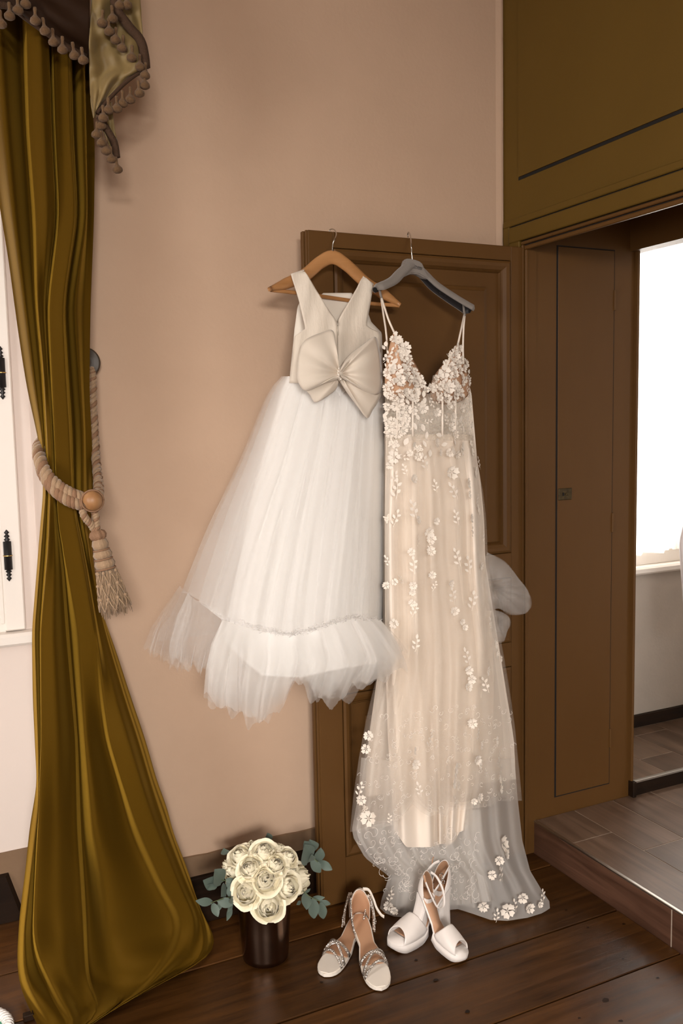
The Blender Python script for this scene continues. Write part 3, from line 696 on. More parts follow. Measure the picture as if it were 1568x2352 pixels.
# ================================================================== dress tools
class Drape:
    """cloth between left/right edge curves (py->px) and top/bottom curves (px fraction u->py)"""
    def __init__(s, L, R, top, bot, Y, fold=None, pxf=None):
        s.L, s.R, s.top, s.bot, s.Y, s.fold, s.pxf = L, R, top, bot, Y, fold, pxf
    def at(s, u, v):
        t = ip(s.top, u); b = ip(s.bot, u); py = t+(b-t)*v
        a = ip(s.L, py); c = ip(s.R, py); px = a+(c-a)*u
        Y = s.Y(u, v)
        if s.fold: Y += s.fold(u, v)
        if s.pxf: dx, dy = s.pxf(u, v); px += dx; py += dy
        return px, py, Y
    def grid(s, nu, nv, zmin=.004):
        G = []
        for i in range(nv):
            row = []
            for j in range(nu):
                px, py, Y = s.at(j/(nu-1), i/(nv-1)); P = pl(px, py, 1, Y)
                if P[2] < zmin: P = pl(px, py, 2, zmin)
                row.append(tuple(P))
            G.append(row)
        return G
    def depth(s, px, py):
        a = ip(s.L, py); c = ip(s.R, py); u = float(np.clip((px-a)/max(c-a, 1), 0, 1))
        t = ip(s.top, u); b = ip(s.bot, u); v = float(np.clip((py-t)/max(b-t, 1), 0, 1))
        return s.Y(u, v)+(s.fold(u, v) if s.fold else 0)
def folds(seed, fs, amp, sharp=1.0, ramp=lambda v: v):
    r = np.random.RandomState(seed); ph = r.uniform(0, 6.28, len(fs)); w = r.uniform(.6, 1, len(fs)); tw = r.uniform(-.6, .6, len(fs))
    def fn(u, v):
        a = 0
        for f, p, q, t in zip(fs, ph, w, tw):
            x = math.sin(f*2*math.pi*u+p+t*v); a += q*math.copysign(abs(x)**sharp, x)
        return a*amp*ramp(v)
    return fn
def gathers(seed, n, amp, w0=.012, w1=.04, ramp=lambda v: v):
    r = np.random.RandomState(seed); c = r.uniform(-.03, 1.03, n); w = r.uniform(w0, w1, n); h = r.uniform(.3, 1, n)*r.choice([-1, 1], n); dr = r.uniform(-.05, .05, n); st = r.uniform(-.6, .5, n)
    def fn(u, v):
        k = np.clip((v-st)/.35, 0, 1); return float((h*k*np.exp(-((u-c-dr*(v-.5))/w)**2)).sum())*amp*ramp(v)
    return fn
def U(pairs, L, R):                       # polyline given in px -> in fraction u
    return [((x-L)/(R-L), y) for x, y in pairs]
def patch(name, c, outline, Y, bulge, pleats, m, parent, nr=10, nt=64, seed=0, rim=0.0, closed=True, thick=0, dome=False):
    """radial cloth patch: from centre point to an outline (px), pleats radiating from the centre"""
    cp = catmull([(x, y, 0) for x, y in (outline+[outline[0]] if closed else outline)], nt); G = []
    r = random.Random(seed); ph = r.uniform(0, 6)
    for i in range(nr):
        s = i/(nr-1); row = []
        for j, p in enumerate(cp):
            px = c[0]+(p.x-c[0])*s; py = c[1]+(p.y-c[1])*s
            t = j/(nt-1)
            d = (-bulge*math.cos(math.pi/2*s) if dome else -bulge*math.sin(math.pi*min(1, s*.92+.04)))+(pleats[1]*(1-.55*s)*s**.3*math.sin(pleats[0]*t*2*math.pi+ph) if pleats else 0)+rim*s**4*math.sin(9*t*6.28+ph)
            row.append(tuple(pl(px, py, 1, Y+d)))
        G.append(row)
    return cloth(name, G, m, parent, thick)
def adopt(root, tmp):
    for ch in list(tmp.children):
        ch.parent = root; ch.matrix_parent_inverse = Matrix.Translation(-root.location)
    bpy.data.objects.remove(tmp)

CREAM = (.74, .655, .56); WHITE = (.99, .98, .965)
M['girl_lace'] = mat('ivory_lace', CREAM, .7, sheen=.2, noise=((.66, .58, .485), 45., (1, 1, .25), .25), bump=.5, bscale=90, grain=(1, 1, .3))
M['lining'] = mat('ivory_lining', (.76, .69, .60), .5, sheen=.2)
M['organza'] = mat('ivory_organza', (.68, .60, .51), .8, spec=.15, sheen=.3, bump=.05, bscale=700)
M['tulle'] = sheer('white_tulle', WHITE, .20, .5)
M['tulle_dense'] = sheer('white_tulle_dense', WHITE, .27, .5)
M['tulle_faint'] = sheer('white_tulle_faint', WHITE, .12, .5)
M['skirt_core'] = mat('skirt_core', (.96, .94, .92), .6, sheen=.2)
M['pearl'] = mat('pearl', (.85, .8, .74), .15, coat=.6)
M['steel'] = mat('steel_wire', (.5, .48, .45), .25, 1.0)
M['hanger_wood'] = wood('hanger_wood', (.30, .135, .045), (.46, .225, .085), .35, 0, scale=5, bump=.05, vary=False, along=.12)
M['zip'] = mat('zip', (.62, .56, .48), .35, .4)

# ------------------------------------------------------------------ wooden hanger
HY = 2.295
wh = empty('wooden_hanger', PY(763, 580, HY)); tag(wh, 'light wooden clothes hanger with trouser bar carrying the tulle dress', 'hanger')
tmp = empty('tmp')
def swept(name, pts, hs, ws, m, parent, seg=12, n=40):
    """bar with elliptical section: pts (px,py,Y), hs half heights in metres, ws half widths"""
    P = catmull([PY(*p) for p in pts], n); H = np.interp(np.linspace(0, 1, n), np.linspace(0, 1, len(hs)), hs); Wd = np.interp(np.linspace(0, 1, n), np.linspace(0, 1, len(ws)), ws)
    V = []; Fc = []
    for i in range(n):
        t = (P[min(i+1, n-1)]-P[max(i-1, 0)]).normalized(); yv = Vector((0, 1, 0)); yv = (yv-t*yv.dot(t)).normalized(); up = t.cross(yv)
        for k in range(seg):
            a = 2*math.pi*k/seg; ca, sa = math.cos(a), math.sin(a)
            sq = lambda q: math.copysign(abs(q)**.75, q)
            V.append(P[i]+up*(H[i]*sq(sa))+yv*(Wd[i]*sq(ca)))
    for i in range(n-1):
        for k in range(seg): Fc.append((i*seg+k, i*seg+(k+1) % seg, (i+1)*seg+(k+1) % seg, (i+1)*seg+k))
    Fc.append(tuple(range(seg))); Fc.append(tuple((n-1)*seg+k for k in range(seg))[::-1])
    return meshobj(name, V, Fc, m, parent, True)
swept('arm', [(619, 664, HY-.02), (655, 652, HY-.012), (700, 632, HY), (735, 603, HY), (765, 591, HY), (797, 610, HY), (838, 648, HY), (878, 674, HY-.004), (917, 701, HY-.012)],
      [.006, .015, .018, .018, .020, .018, .017, .016, .006], [.011, .012, .010, .008, .007, .008, .010, .012, .010], M['hanger_wood'], tmp)
swept('trouser_bar', [(622, 666, HY-.016), (690, 674, HY-.004), (780, 687, HY), (850, 697, HY), (916, 702, HY-.01)], [.0055]*5, [.0055]*5, M['hanger_wood'], tmp)
hk = [(763, 580, HY), (764, 560, HY), (769, 548, HY), (772, 538, HY+.03), (769, 529, DY+.005), (763, 526, DY+.03), (757, 528, DY+DT+.004), (755, 534, DY+DT+.006)]
hkw = tube('hook', catmull([PY(*p) for p in hk], 30), .0017, M['steel'], tmp, 8)
meshobj('hook_collar', [(Vector(p)+PY(763, 577, HY)) for p in lathedata([(.005, -.004), (.005, .002), (.002, .004)], 10)[0]], lathedata([(1, 0)]*3, 10)[1], M['steel'], hkw, True)
adopt(wh, tmp)

# ------------------------------------------------------------------ flower-girl dress (seen from its back)
gdress = empty('tulle_dress', PY(770, 1600, 2.2)); tag(gdress, "small ivory dress with lace bodice, big back bow and full tulle skirt", 'dress')
tmp = empty('tmp')
def half(name, rowsL, rowsR, y0, y1, Y, m, nv=34, nu=14):
    G = []
    for i in range(nv):
        py = y0+(y1-y0)*i/(nv-1); a = ip(rowsL, py); b = ip(rowsR, py); row = []
        for j in range(nu):
            u = j/(nu-1); px = a+(b-a)*u; row.append(tuple(pl(px, py, 1, Y(px, py))))
        G.append(row)
    return cloth(name, G, m, tmp, .0022)
def bodY(px, py):
    v = np.clip((py-640)/230, 0, 1); c = (px-776)/104
    return 2.275-.045*v*math.sqrt(max(0, 1-c*c))-.02*(1-v)+.012*(1-v)*abs(c)+.0025*math.sin(px*.13+py*.03)
half('bodice_back', [(622, 690), (632, 668), (660, 677), (690, 686), (720, 693), (737, 697), (750, 700), (757, 700), (768, 680), (775, 675), (800, 672), (830, 669), (880, 664)],
     [(622, 698), (632, 706), (660, 722), (690, 741), (720, 760), (737, 773), (750, 774.5), (880, 777)], 624, 880, bodY, M['girl_lace'])
half('bodice_back', [(637, 832), (645, 827), (660, 820), (690, 803), (720, 785), (737, 776), (750, 775.5), (880, 777.5)],
     [(637, 839), (645, 848), (655, 857), (690, 851), (720, 846), (745, 842), (752, 844), (764, 874), (800, 876), (830, 878), (880, 881)], 638, 880, bodY, M['girl_lace'])
fr = lambda px, py: 2.312-.012*math.sin((px-690)/190*3.1)
half('bodice_front', [(672, 744), (683, 728), (690, 690), (705, 683), (757, 676), (870, 666)], [(672, 806), (683, 815), (700, 838), (740, 852), (764, 876), (870, 880)], 673, 870, fr, M['lining'])
# shoulder straps folded over the hanger
for (a, b) in (((668, 632), (698, 622)), ((833, 637), (857, 655))):
    G = []
    for i in range(7):
        t = i/6; row = []
        for j in range(5):
            u = j/4; px = a[0]+(b[0]-a[0])*u; py = a[1]+(b[1]-a[1])*u
            row.append(tuple(pl(px+1.5*t, py-3*math.sin(math.pi*min(1, t*2))+26*max(0, t-.35)**1.2, 1, bodY(px, py)+.055*t)))
        G.append(row)
    cloth('shoulder_strap', G, M['girl_lace'], tmp, .002)
zp = tube('zip', [PY(775.2, 737, bodY(775, 737)-.002), PY(776, 770, bodY(776, 770)-.002)], .0012, M['zip'], tmp, 6)
tube('zip_pull', [PY(775, 737, bodY(775, 737)-.003), PY(775, 749, bodY(775, 749)-.005)], .0018, M['steel'], zp, 6, ((0, 1, 0), .4))
# skirt
Lout = [(860, 650), (868, 635), (905, 613), (960, 590), (1020, 566), (1080, 540), (1130, 515), (1180, 491), (1235, 466), (1300, 440), (1350, 420), (1450, 395)]
Lcore = [(860, 662), (900, 645), (950, 632), (1050, 602), (1150, 576), (1250, 556), (1350, 537), (1430, 520), (1560, 505)]
Rs = [(860, 880), (900, 884), (960, 887), (1100, 886), (1300, 884), (1430, 878), (1560, 880)]
seam = [(405, 1360), (440, 1370), (515, 1420), (600, 1445), (660, 1456), (700, 1451), (760, 1432), (810, 1416), (880, 1430)]
def skY(front, back):
    def f(u, v):
        c = 2*u-1; e = math.sqrt(max(0, 1-abs(c)**2.4))
        return back-.0*v-(.03+(back-.03-front)*v**.8)*e
    return f
top0 = [(0, 864), (.08, 866), (.3, 872), (1, 876)]
corebot = U([(505, 1475), (600, 1552), (690, 1556), (760, 1540), (880, 1520)], 505, 880)
cloth('underskirt', Drape(Lcore, Rs, top0, corebot, skY(2.13, 2.30), folds(1, [4, 7], .006, 1)).grid(120, 40), M['skirt_core'], tmp)
for k in range(5):
    w = [0, .12, .38, .62, .85][k]
    Lk = [(y, ip(Lout, y)*(1-w)+ip(Lcore, y)*w) for y in range(860, 1570, 30)]
    bt = [(u, ip(seam, ip(Lk, 1400)*(1-u)+880*u)+(4 if k else 0)) for u in np.linspace(0, 1, 24)]
    cloth('tulle_layer', Drape(Lk, Rs, top0, bt, skY(2.06+.012*k, 2.305), gathers(20+k, 46, .0085, .006, .03, lambda v: .35+.65*v)).grid(230, 26), M['tulle' if k < 2 else 'tulle_dense'], tmp)
# back half of the skirt, behind everything
cloth('tulle_back', Drape([(860, 655), (1000, 590), (1200, 480), (1400, 400), (1480, 345)], [(860, 882), (1000, 930), (1200, 1060), (1300, 1130), (1400, 1160)], [(0, 870), (1, 876)], [(0, 1475), (.3, 1440), (.7, 1420), (1, 1330)],
      lambda u, v: 2.325+.015*math.sin(3.1*u), folds(31, [9, 17, 29], .006, .8)).grid(160, 20), M['tulle_faint'], tmp)
# ruffles
def ruffle(name, L, R, top, bot, Y, bulge, n, seed, mt, jag=13, fs=(4, 7.3, 12.1, 19), amp=.0105, nu=210, nv=20):
    for k in range(n):
        f1 = gathers(seed+k, int(fs[0]*11), amp*1.5, .006, .03, lambda v: .3+.7*math.sin(min(1, v)*math.pi*.55)); f2 = folds(seed+50+k, (fs[0]*.55, fs[1]*.5), amp*.9, 1); fo = lambda u, v, f1=f1, f2=f2: f1(u, v)+f2(u, v)
        r = np.random.RandomState(seed*3+k); p = r.uniform(0, 6.28, 6)
        jg = lambda u, v, p=p: (6*v*math.sin(u*23+p[0]), v**2*jag*(math.sin(u*17+p[1])+.7*math.sin(u*41+p[2])+.5*math.sin(u*73+p[3]))-6*k*v+v*v*r.uniform(-1, 1)*1.5)
        yy = lambda u, v, k=k: Y+.014*k-bulge*(math.sin(math.pi*min(1, v*.8+.02)))*math.sqrt(max(0, 1-(2*u-1)**4))*(1-.12*k)
        cloth(name, Drape(L, R, top, bot, yy, fo, jg).grid(nu, nv), mt[k % len(mt)], tmp)
RL = [(1420, 512), (1445, 502), (1480, 487), (1540, 476), (1600, 473), (1650, 476)]
RR = [(1410, 868), (1430, 878), (1460, 902), (1500, 925), (1520, 932), (1545, 925), (1600, 895), (1650, 870)]
rtop = U([(505, 1424), (600, 1446), (660, 1456), (700, 1451), (760, 1432), (810, 1416), (875, 1426)], 505, 875)
rbot = U([(473, 1600), (490, 1622), (548, 1640), (600, 1655), (632, 1652), (655, 1632), (690, 1572), (715, 1578), (740, 1600), (785, 1612), (800, 1602), (850, 1592), (880, 1568), (905, 1545), (932, 1522)], 473, 932)
ruffle('ruffle', RL, RR, rtop, rbot, 2.13, .085, 6, 40, [M['tulle_dense'], M['tulle'], M['tulle_dense'], M['tulle']])
ruffle('ruffle', [(1360, 432), (1420, 406), (1480, 391), (1520, 390), (1550, 396)], [(1360, 470), (1400, 520), (1460, 505), (1550, 474)], [(0, 1362), (.5, 1383), (1, 1412)], [(0, 1500), (.2, 1525), (.6, 1538), (1, 1545)], 2.19, .05, 3, 60, [M['tulle'], M['tulle'], M['tulle_faint']], jag=7, fs=(3, 6, 11), amp=.014, nu=90)
ruffle('ruffle', [(1340, 415), (1400, 378), (1450, 350), (1500, 334), (1520, 338)], [(1340, 440), (1400, 440), (1500, 425), (1550, 410)], [(0, 1345), (1, 1365)], [(0, 1498), (.4, 1512), (.7, 1530), (1, 1540)], 2.30, .03, 2, 70, [M['tulle_faint']], jag=6, fs=(2, 5, 9), amp=.010, nu=70)
# gathered seam cord of loose tulle above the ruffle
D = []; rr = random.Random(9)
for a in range(150):
    x = 508+a*2.46; y = ip(seam, x); P0 = PY(x, y+rr.uniform(-3, 3), 2.065+.09*abs((x-690)/190)**2.4)
    D.append(tubedata([P0+Vector((rr.uniform(-.01, .01), rr.uniform(-.008, .006), rr.uniform(-.006, .008))) for _ in range(4)], .0011, 4))
o = meshobj('gather_stitching', *join(D), M['tulle_dense'], tmp, True); o['kind'] = 'stuff'
# the puff of skirt that comes out on the far side of the gown
for k in range(3):
    patch('ruffle', (1132, 1345), [(1118, 1268), (1160, 1294-2*k), (1192, 1330), (1212, 1357), (1221-3*k, 1386), (1206, 1409), (1170, 1412-3*k), (1145, 1398), (1115, 1400), (1105, 1340)], 2.235+.015*k, .05, (9+2*k, .013), M['tulle'], tmp, 12, 90, 5+k, .012)
    patch('ruffle', (1140, 1425), [(1128, 1400), (1150, 1405), (1168, 1418-k), (1173-2*k, 1432), (1164, 1452), (1156, 1474-3*k), (1135, 1470), (1125, 1430)], 2.26+.012*k, .03, (7+k, .006), M['tulle'], tmp, 9, 60, 15+k, .004)
# bow
BY = 2.205
patch('bow_loop', (781, 858), [(778, 843), (772, 800), (764, 760), (738, 764), (701, 781), (688, 808), (683, 840), (683, 872), (697, 896), (715, 894), (745, 880), (776, 870)], BY, .03, (6, .005), M['organza'], tmp, 16, 120, 2, 0, True, .0015)
patch('bow_loop', (781, 858), [(782, 844), (800, 818), (833, 792), (861, 774), (870, 800), (876, 844), (877, 882), (868, 905), (840, 900), (806, 880), (784, 866)], BY-.004, .032, (6, .005), M['organza'], tmp, 16, 120, 4, 0, True, .0015)
patch('bow_tail', (781, 858), [(776, 868), (745, 882), (705, 893), (712, 908), (724, 924), (748, 912), (772, 892)], BY+.012, .012, (3, .004), M['organza'], tmp, 12, 70, 6, 0, True, .0015)
patch('bow_tail', (781, 858), [(786, 866), (820, 884), (872, 900), (868, 922), (856, 941), (843, 960), (822, 935), (796, 900), (779, 872)], BY+.004, .016, (4, .005), M['organza'], tmp, 14, 90, 8, 0, True, .0015)
kt = patch('bow_knot', (781, 858), [(774, 846), (781, 842), (788, 847), (789, 862), (784, 875), (776, 872), (773, 858)], BY-.008, .012, (3, .002), M['organza'], tmp, 6, 40, 1, 0, True, .001)
sph = lathedata([(.0002, -1), (.7, -.7), (1, 0), (.7, .7), (.0002, 1)], 8)
bead_me = pymesh('bead', [(x*.0026, y*.0026, z*.0026) for x, y, z in sph[0]], sph[1]); bead_me.materials.append(M['pearl'])
for p in bead_me.polygons: p.use_smooth = True
for (px, py) in [(778, 846), (783, 849), (777, 853), (782, 856), (777, 860), (783, 863), (778, 867), (782, 871)]:
    o = bpy.data.objects.new('pearl', bead_me); COL.objects.link(o); o.location = PY(px, py, BY-.024); o.parent = kt
adopt(gdress, tmp)

# ================================================================== grey flocked hanger
GY = 2.255
M['flock'] = mat('grey_flock', (.205, .18, .16), .9, sheen=.25, bump=.1, bscale=900)
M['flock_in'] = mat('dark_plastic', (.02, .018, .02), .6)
M['print'] = mat('black_print', (.03, .028, .03), .7)
gh = empty('grey_hanger', PY(947, 600, GY)); tag(gh, 'grey flocked hollow clothes hanger with steel hook carrying the lace gown', 'hanger')
tmp = empty('tmp')
gp = [(860, 663, GY-.035), (878, 656, GY-.03), (900, 645, GY-.02), (920, 625, GY-.008), (947, 606, GY), (972, 628, GY+.004), (1000, 656, GY+.006), (1040, 684, GY+.006), (1070, 703, GY+.004), (1085, 713, GY+.0)]
P = catmull([PY(*p) for p in gp], 44); V = []; Fc = []
# inverted U profile: front lip, crown, back lip (hollow underneath)
prof = [(-1, -1.0), (-1.0, -.2), (-.8, .55), (-.3, .95), (.3, .95), (.8, .55), (1.0, -.2), (1, -1.0), (.86, -1.0), (.84, -.1), (.6, .4), (0, .65), (-.6, .4), (-.84, -.1), (-.86, -1.0)]
n = len(P); k = len(prof)
wid = np.interp(np.linspace(0, 1, n), [0, .05, .3, .5, .7, .95, 1], [.012, .022, .018, .012, .022, .030, .014])
hei = np.interp(np.linspace(0, 1, n), [0, .05, .3, .45, .55, .7, .95, 1], [.006, .012, .012, .012, .012, .012, .012, .006])
for i in range(n):
    t = (P[min(i+1, n-1)]-P[max(i-1, 0)]).normalized(); yv = Vector((0, 1, 0)); yv = (yv-t*yv.dot(t)).normalized(); up = -t.cross(yv)
    if up.z < 0: up = -up
    for a, b in prof: V.append(P[i]+yv*(a*wid[i])+up*(b*hei[i]))
for i in range(n-1):
    for j in range(k): Fc.append((i*k+j, i*k+(j+1) % k, (i+1)*k+(j+1) % k, (i+1)*k+j))
Fc.append(tuple(range(k))); Fc.append(tuple((n-1)*k+j for j in range(k))[::-1])
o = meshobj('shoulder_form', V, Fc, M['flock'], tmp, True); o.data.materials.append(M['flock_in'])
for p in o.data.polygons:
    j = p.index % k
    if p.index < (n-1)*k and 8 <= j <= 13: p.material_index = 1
# neck block with printed name
def prism(pts, Y, t):
    a = [PY(x, y, Y) for x, y in pts]; m = len(a)
    v = a+[q+Vector((0, t, 0)) for q in a]
    return v, [tuple(range(m)), tuple(range(m, 2*m))[::-1]]+[(i, m+i, m+(i+1) % m, (i+1) % m) for i in range(m)]
o = meshobj('neck_block', *prism([(931, 600), (934, 594), (939, 593), (958, 597.5), (968, 602), (972, 608), (978, 624), (988, 640), (975, 638), (960, 629), (946, 628), (932, 634), (914, 645), (924, 624)], GY-.014, .024), M['flock'], tmp); bev(o.data, .003, 2); nb = o
def text(body, px, py, Y, size, m, parent, slope):
    c = bpy.data.curves.new('lettering', 'FONT'); c.body = body; c.size = size; c.align_x = 'CENTER'; c.extrude = .0003; c.space_character = 1.02
    ob = bpy.data.objects.new('t', c); COL.objects.link(ob)
    dg = bpy.context.evaluated_depsgraph_get(); me = bpy.data.meshes.new_from_object(ob.evaluated_get(dg)); bpy.data.objects.remove(ob)
    o = link('lettering', me, m, parent); o.location = PY(px, py, Y); o.rotation_euler = (math.radians(90), slope, 0); return o
text('COVERS', 957.5, 615.5, GY-.0147, .0086, M['print'], nb, .21)
meshobj('print_line', *prism([(947, 614.5), (968, 619.5), (968, 620.3), (947, 615.3)], GY-.0147, .0003), M['print'], nb)
hk = [(947, 600, GY), (945, 580, GY), (944, 562, GY), (943, 548, GY+.05), (941, 538, DY-.002), (938, 533.5, DY+.02), (936, 537, DY+DT+.005), (937, 545, DY+DT+.006)]
tube('hook', catmull([PY(*p) for p in hk], 30), .0019, M['steel'], tmp, 8)
for pts in ([(871, 664, GY-.03), (874, 678, GY-.03), (877, 688, GY-.028)], [(1064, 700, GY+.004), (1065, 714, GY+.002), (1067, 726, GY)]):
    tube('strap_notch', [PY(*p) for p in pts], .0035, M['flock'], tmp, 8)
for x, y in ((1010, 672), (1022, 680)):
    tube('inner_rib', [PY(x, y, GY-.01), PY(x+1, y+2, GY+.02)], .0015, M['flock_in'], tmp, 6)
adopt(gh, tmp)

# ================================================================== bridal gown
M['satin'] = mat('ivory_satin', (.86, .76, .66), .38, spec=.4, sheen=.15)
M['nude'] = mat('nude_cup', (.56, .33, .20), .6)
M['gown_tulle'] = sheer('gown_tulle', (.96, .90, .83), .22, .5)
M['gown_mesh'] = sheer('gown_mesh', (.80, .74, .64), .30, .3, 120)
M['train_lace'] = sheer('train_lace', (.99, .96, .92), .48, .5)
M['applique'] = mat('lace_applique', (.86, .78, .69), .6, sheen=.3, bump=.3, bscale=300)
M['filigree'] = mat('lace_filigree', (.92, .87, .82), .7)
gown = empty('lace_gown', PY(1050, 2050, 2.2)); tag(gown, 'long ivory wedding gown with lace flower appliques, thin straps and a train', 'wedding gown')
tmp = empty('tmp')
# lining: tubular folds
lg = [
 [(985, 886, .06), (1200, 883, .06), (1420, 884, .06), (1560, 886, .05), (1700, 890, .05), (1850, 900, .05), (1950, 905, .05)],
 [(985, 905, -.01), (1200, 895, -.01), (1420, 898, -.0), (1560, 905, -.0), (1850, 925, -.01), (1950, 928, -.01)],
 [(985, 926, -.02), (1100, 930, .0), (1300, 928, .02), (1500, 930, .015), (1850, 955, .01), (1950, 958, .0)],
 [(985, 945, -.03), (1100, 955, -.025), (1300, 955, -.02), (1500, 958, -.02), (1850, 985, -.02), (1950, 988, -.02)],
 [(985, 965, -.03), (1100, 975, -.01), (1300, 975, .015), (1500, 980, .01), (1850, 1002, .02), (1950, 1004, .02)],
 [(985, 985, -.035), (1100, 990, -.025), (1300, 992, -.015), (1500, 1000, -.01), (1850, 1010, -.02), (1950, 1010, -.02)],
 [(985, 1010, -.03), (1100, 1018, -.0), (1300, 1022, .02), (1500, 1030, .02), (1850, 1026, .02), (1950, 1025, .02)],
 [(985, 1035, -.03), (1100, 1045, -.02), (1300, 1050, -.005), (1500, 1055, -.005), (1850, 1040, -.02), (1950, 1036, -.02)],
 [(985, 1055, -.01), (1100, 1068, .0), (1300, 1072, .01), (1500, 1080, .01), (1850, 1056, .01), (1950, 1048, .01)],
 [(985, 1070, .0), (1100, 1085, -.01), (1300, 1092, -.02), (1500, 1105, -.01), (1850, 1072, -.01), (1950, 1062, -.01)],
 [(985, 1083, .06), (1100, 1103, .06), (1200, 1112, .06), (1300, 1114, .06), (1400, 1124, .06), (1500, 1132, .05), (1600, 1134, .05), (1700, 1130, .05), (1850, 1092, .05), (1950, 1072, .05)]]
gsh = Sheet(lg, lambda py: float(np.interp(py, [980, 1300, 1900], [2.185, 2.165, 2.175])))
lin_b = lambda u: float(np.interp(u, [0, .12, .3, .45, .55, .65, .75, .85, 1], [-34, 6, 6, 0, -2, 0, -6, -30, -36]))
cloth('satin_lining', gsh.grid(list(np.linspace(998, 1940, 60)), 7, bottom=lin_b), M['satin'], tmp)
# overskirt tulle, three layers
GL = [(985, 882), (1100, 880), (1200, 878), (1300, 879), (1450, 878), (1540, 868), (1600, 853), (1660, 839), (1740, 824), (1830, 811), (1915, 803)]
GR = [(985, 1086), (1060, 1096), (1130, 1109), (1200, 1117), (1280, 1120), (1380, 1134), (1480, 1152), (1560, 1166), (1660, 1181), (1760, 1191), (1840, 1199), (1915, 1204)]
hem = U([(805, 1911), (830, 1906), (870, 1903), (905, 1893), (928, 1868), (945, 1848), (962, 1864), (985, 1876), (1005, 1868), (1022, 1880), (1030, 1862), (1080, 1858), (1128, 1851), (1140, 1840), (1199, 1839)], 805, 1199)
ovY = lambda u, v: 2.235-.105*math.sqrt(max(0, 1-abs(2*u-1)**2.2))-.035*v*math.sin(math.pi*u)
over = Drape(GL, GR, [(0, 1000), (.5, 1004), (1, 990)], hem, ovY, folds(80, [4.2, 7.1, 11.3], .010, .9, lambda v: .25+.75*v))
cloth('tulle_overskirt', over.grid(200, 44), M['gown_tulle'], tmp)
for k in (1, 2):
    hk2 = [(u, y-9*k+4*math.sin(u*25+k)) for u, y in hem]
    GLk = [(y, x+4*k+(y-985)*.012*k) for y, x in GL]; GRk = [(y, x-3*k-(y-985)*.016*k) for y, x in GR]
    cloth('tulle_overskirt', Drape(GLk, GRk, [(0, 1002), (1, 994)], hk2, lambda u, v, k=k: ovY(u, v)+.012*k, folds(80+k, [5.3, 8.7, 13.9], .009, .9, lambda v: .25+.75*v)).grid(170, 34), M['gown_tulle'], tmp)
# back of the gown
cloth('gown_back', Drape([(880, 884), (1450, 880), (1700, 846), (1930, 830)], [(840, 1066), (900, 1082), (1300, 1116), (1700, 1180), (1930, 1190)], [(0, 880), (.5, 905), (1, 850)], [(0, 1830), (1, 1790)], lambda u, v: 2.268+.02*math.sin(3.1*u), folds(90, [4, 7], .006, 1)).grid(70, 34), M['satin'], tmp)
# train sheets flowing to the floor
TL_ = [(1730, 830), (1830, 822), (1905, 808), (1925, 812), (1970, 838), (2000, 876), (2012, 893), (2035, 886), (2065, 876), (2100, 870), (2120, 870)]
TR_ = [(1730, 1180), (1830, 1188), (1930, 1199), (2000, 1217), (2045, 1244), (2070, 1261), (2092, 1263), (2120, 1255)]
tb = U([(870, 2086), (885, 2098), (905, 2105), (930, 2107), (960, 2100), (1000, 2093), (1050, 2088), (1090, 2100), (1130, 2113), (1170, 2115), (1215, 2108), (1245, 2098), (1263, 2086)], 870, 1263)
def trY(u, v):
    px = 870+393*u; yb = ip(tb, u); fy = pl(px, yb, 2, .004)[1]
    return (2.225-.03*math.sin(math.pi*u))*(1-v**1.5)+fy*v**1.5
train = Drape(TL_, TR_, [(0, 1740), (.5, 1760), (1, 1740)], tb, trY, folds(95, [3.1, 6.3, 10.2], .009, .9, lambda v: math.sin(math.pi*min(1, v*.9+.12))))
cloth('train', train.grid(170, 44), M['train_lace'], tmp)
TL2 = [(y, x+10) for y, x in TL_]; TR2 = [(1830, 1100), (1930, 1110), (2000, 1112), (2120, 1140)]
tr2 = Drape(TL2, TR2, [(0, 1860), (1, 1860)], [(0, 2075), (.3, 2090), (.6, 2080), (1, 2070)], lambda u, v: trY(u*.7, v*.92)+.012, folds(99, [4.4, 7.7, 12], .010, .9))
cloth('train', tr2.grid(130, 36), M['train_lace'], tmp)
cloth('train', Drape([(1830, 890), (1950, 905), (2060, 930)], [(1830, 1090), (1950, 1090), (2100, 1090)], [(0, 1870), (1, 1860)], [(0, 2080), (.5, 2075), (1, 2085)], lambda u, v: trY(.12+.5*u, v*.9)+.035, folds(103, [5.4, 9.7], .010, .9)).grid(110, 30), M['train_lace'], tmp)
# bodice: sheer boned mesh and padded cups
bdY = lambda px, py: 2.225-.085*math.sqrt(max(0, 1-abs((px-984)/106)**2.2))
def bod(name, Lr, Rr, y0, y1, Yf, m, nv=20, nu=30, th=0):
    G = []
    for i in range(nv):
        py = y0+(y1-y0)*i/(nv-1); a = ip(Lr, py); b = ip(Rr, py)
        G.append([tuple(pl(a+(b-a)*j/(nu-1), py, 1, Yf(a+(b-a)*j/(nu-1), py))) for j in range(nu)])
    return cloth(name, G, m, tmp, th)
bod('bodice_mesh', [(870, 884), (1012, 884)], [(870, 976), (905, 980), (935, 983), (1012, 984)], 872, 1012, bdY, M['gown_mesh'])
bod('bodice_mesh', [(860, 994), (905, 988), (935, 984.5), (1012, 984.5)], [(845, 1068), (880, 1076), (920, 1083), (1012, 1087)], 862, 1012, bdY, M['gown_mesh'])
for px, tx in ((912, 918), (948, 950), (1016, 1014), (1046, 1050)):
    tube('boning', [PY(px, y, bdY(px, y)-.002) for y in (915, 945, 975, 1003)], .0024, M['satin'], tmp, 6, ((0, 1, 0), 1.4))
cupL = [(905, 758), (916, 780), (928, 800), (950, 830), (968, 863), (980, 900), (968, 922), (930, 928), (900, 918), (885, 890), (885, 850), (892, 805)]
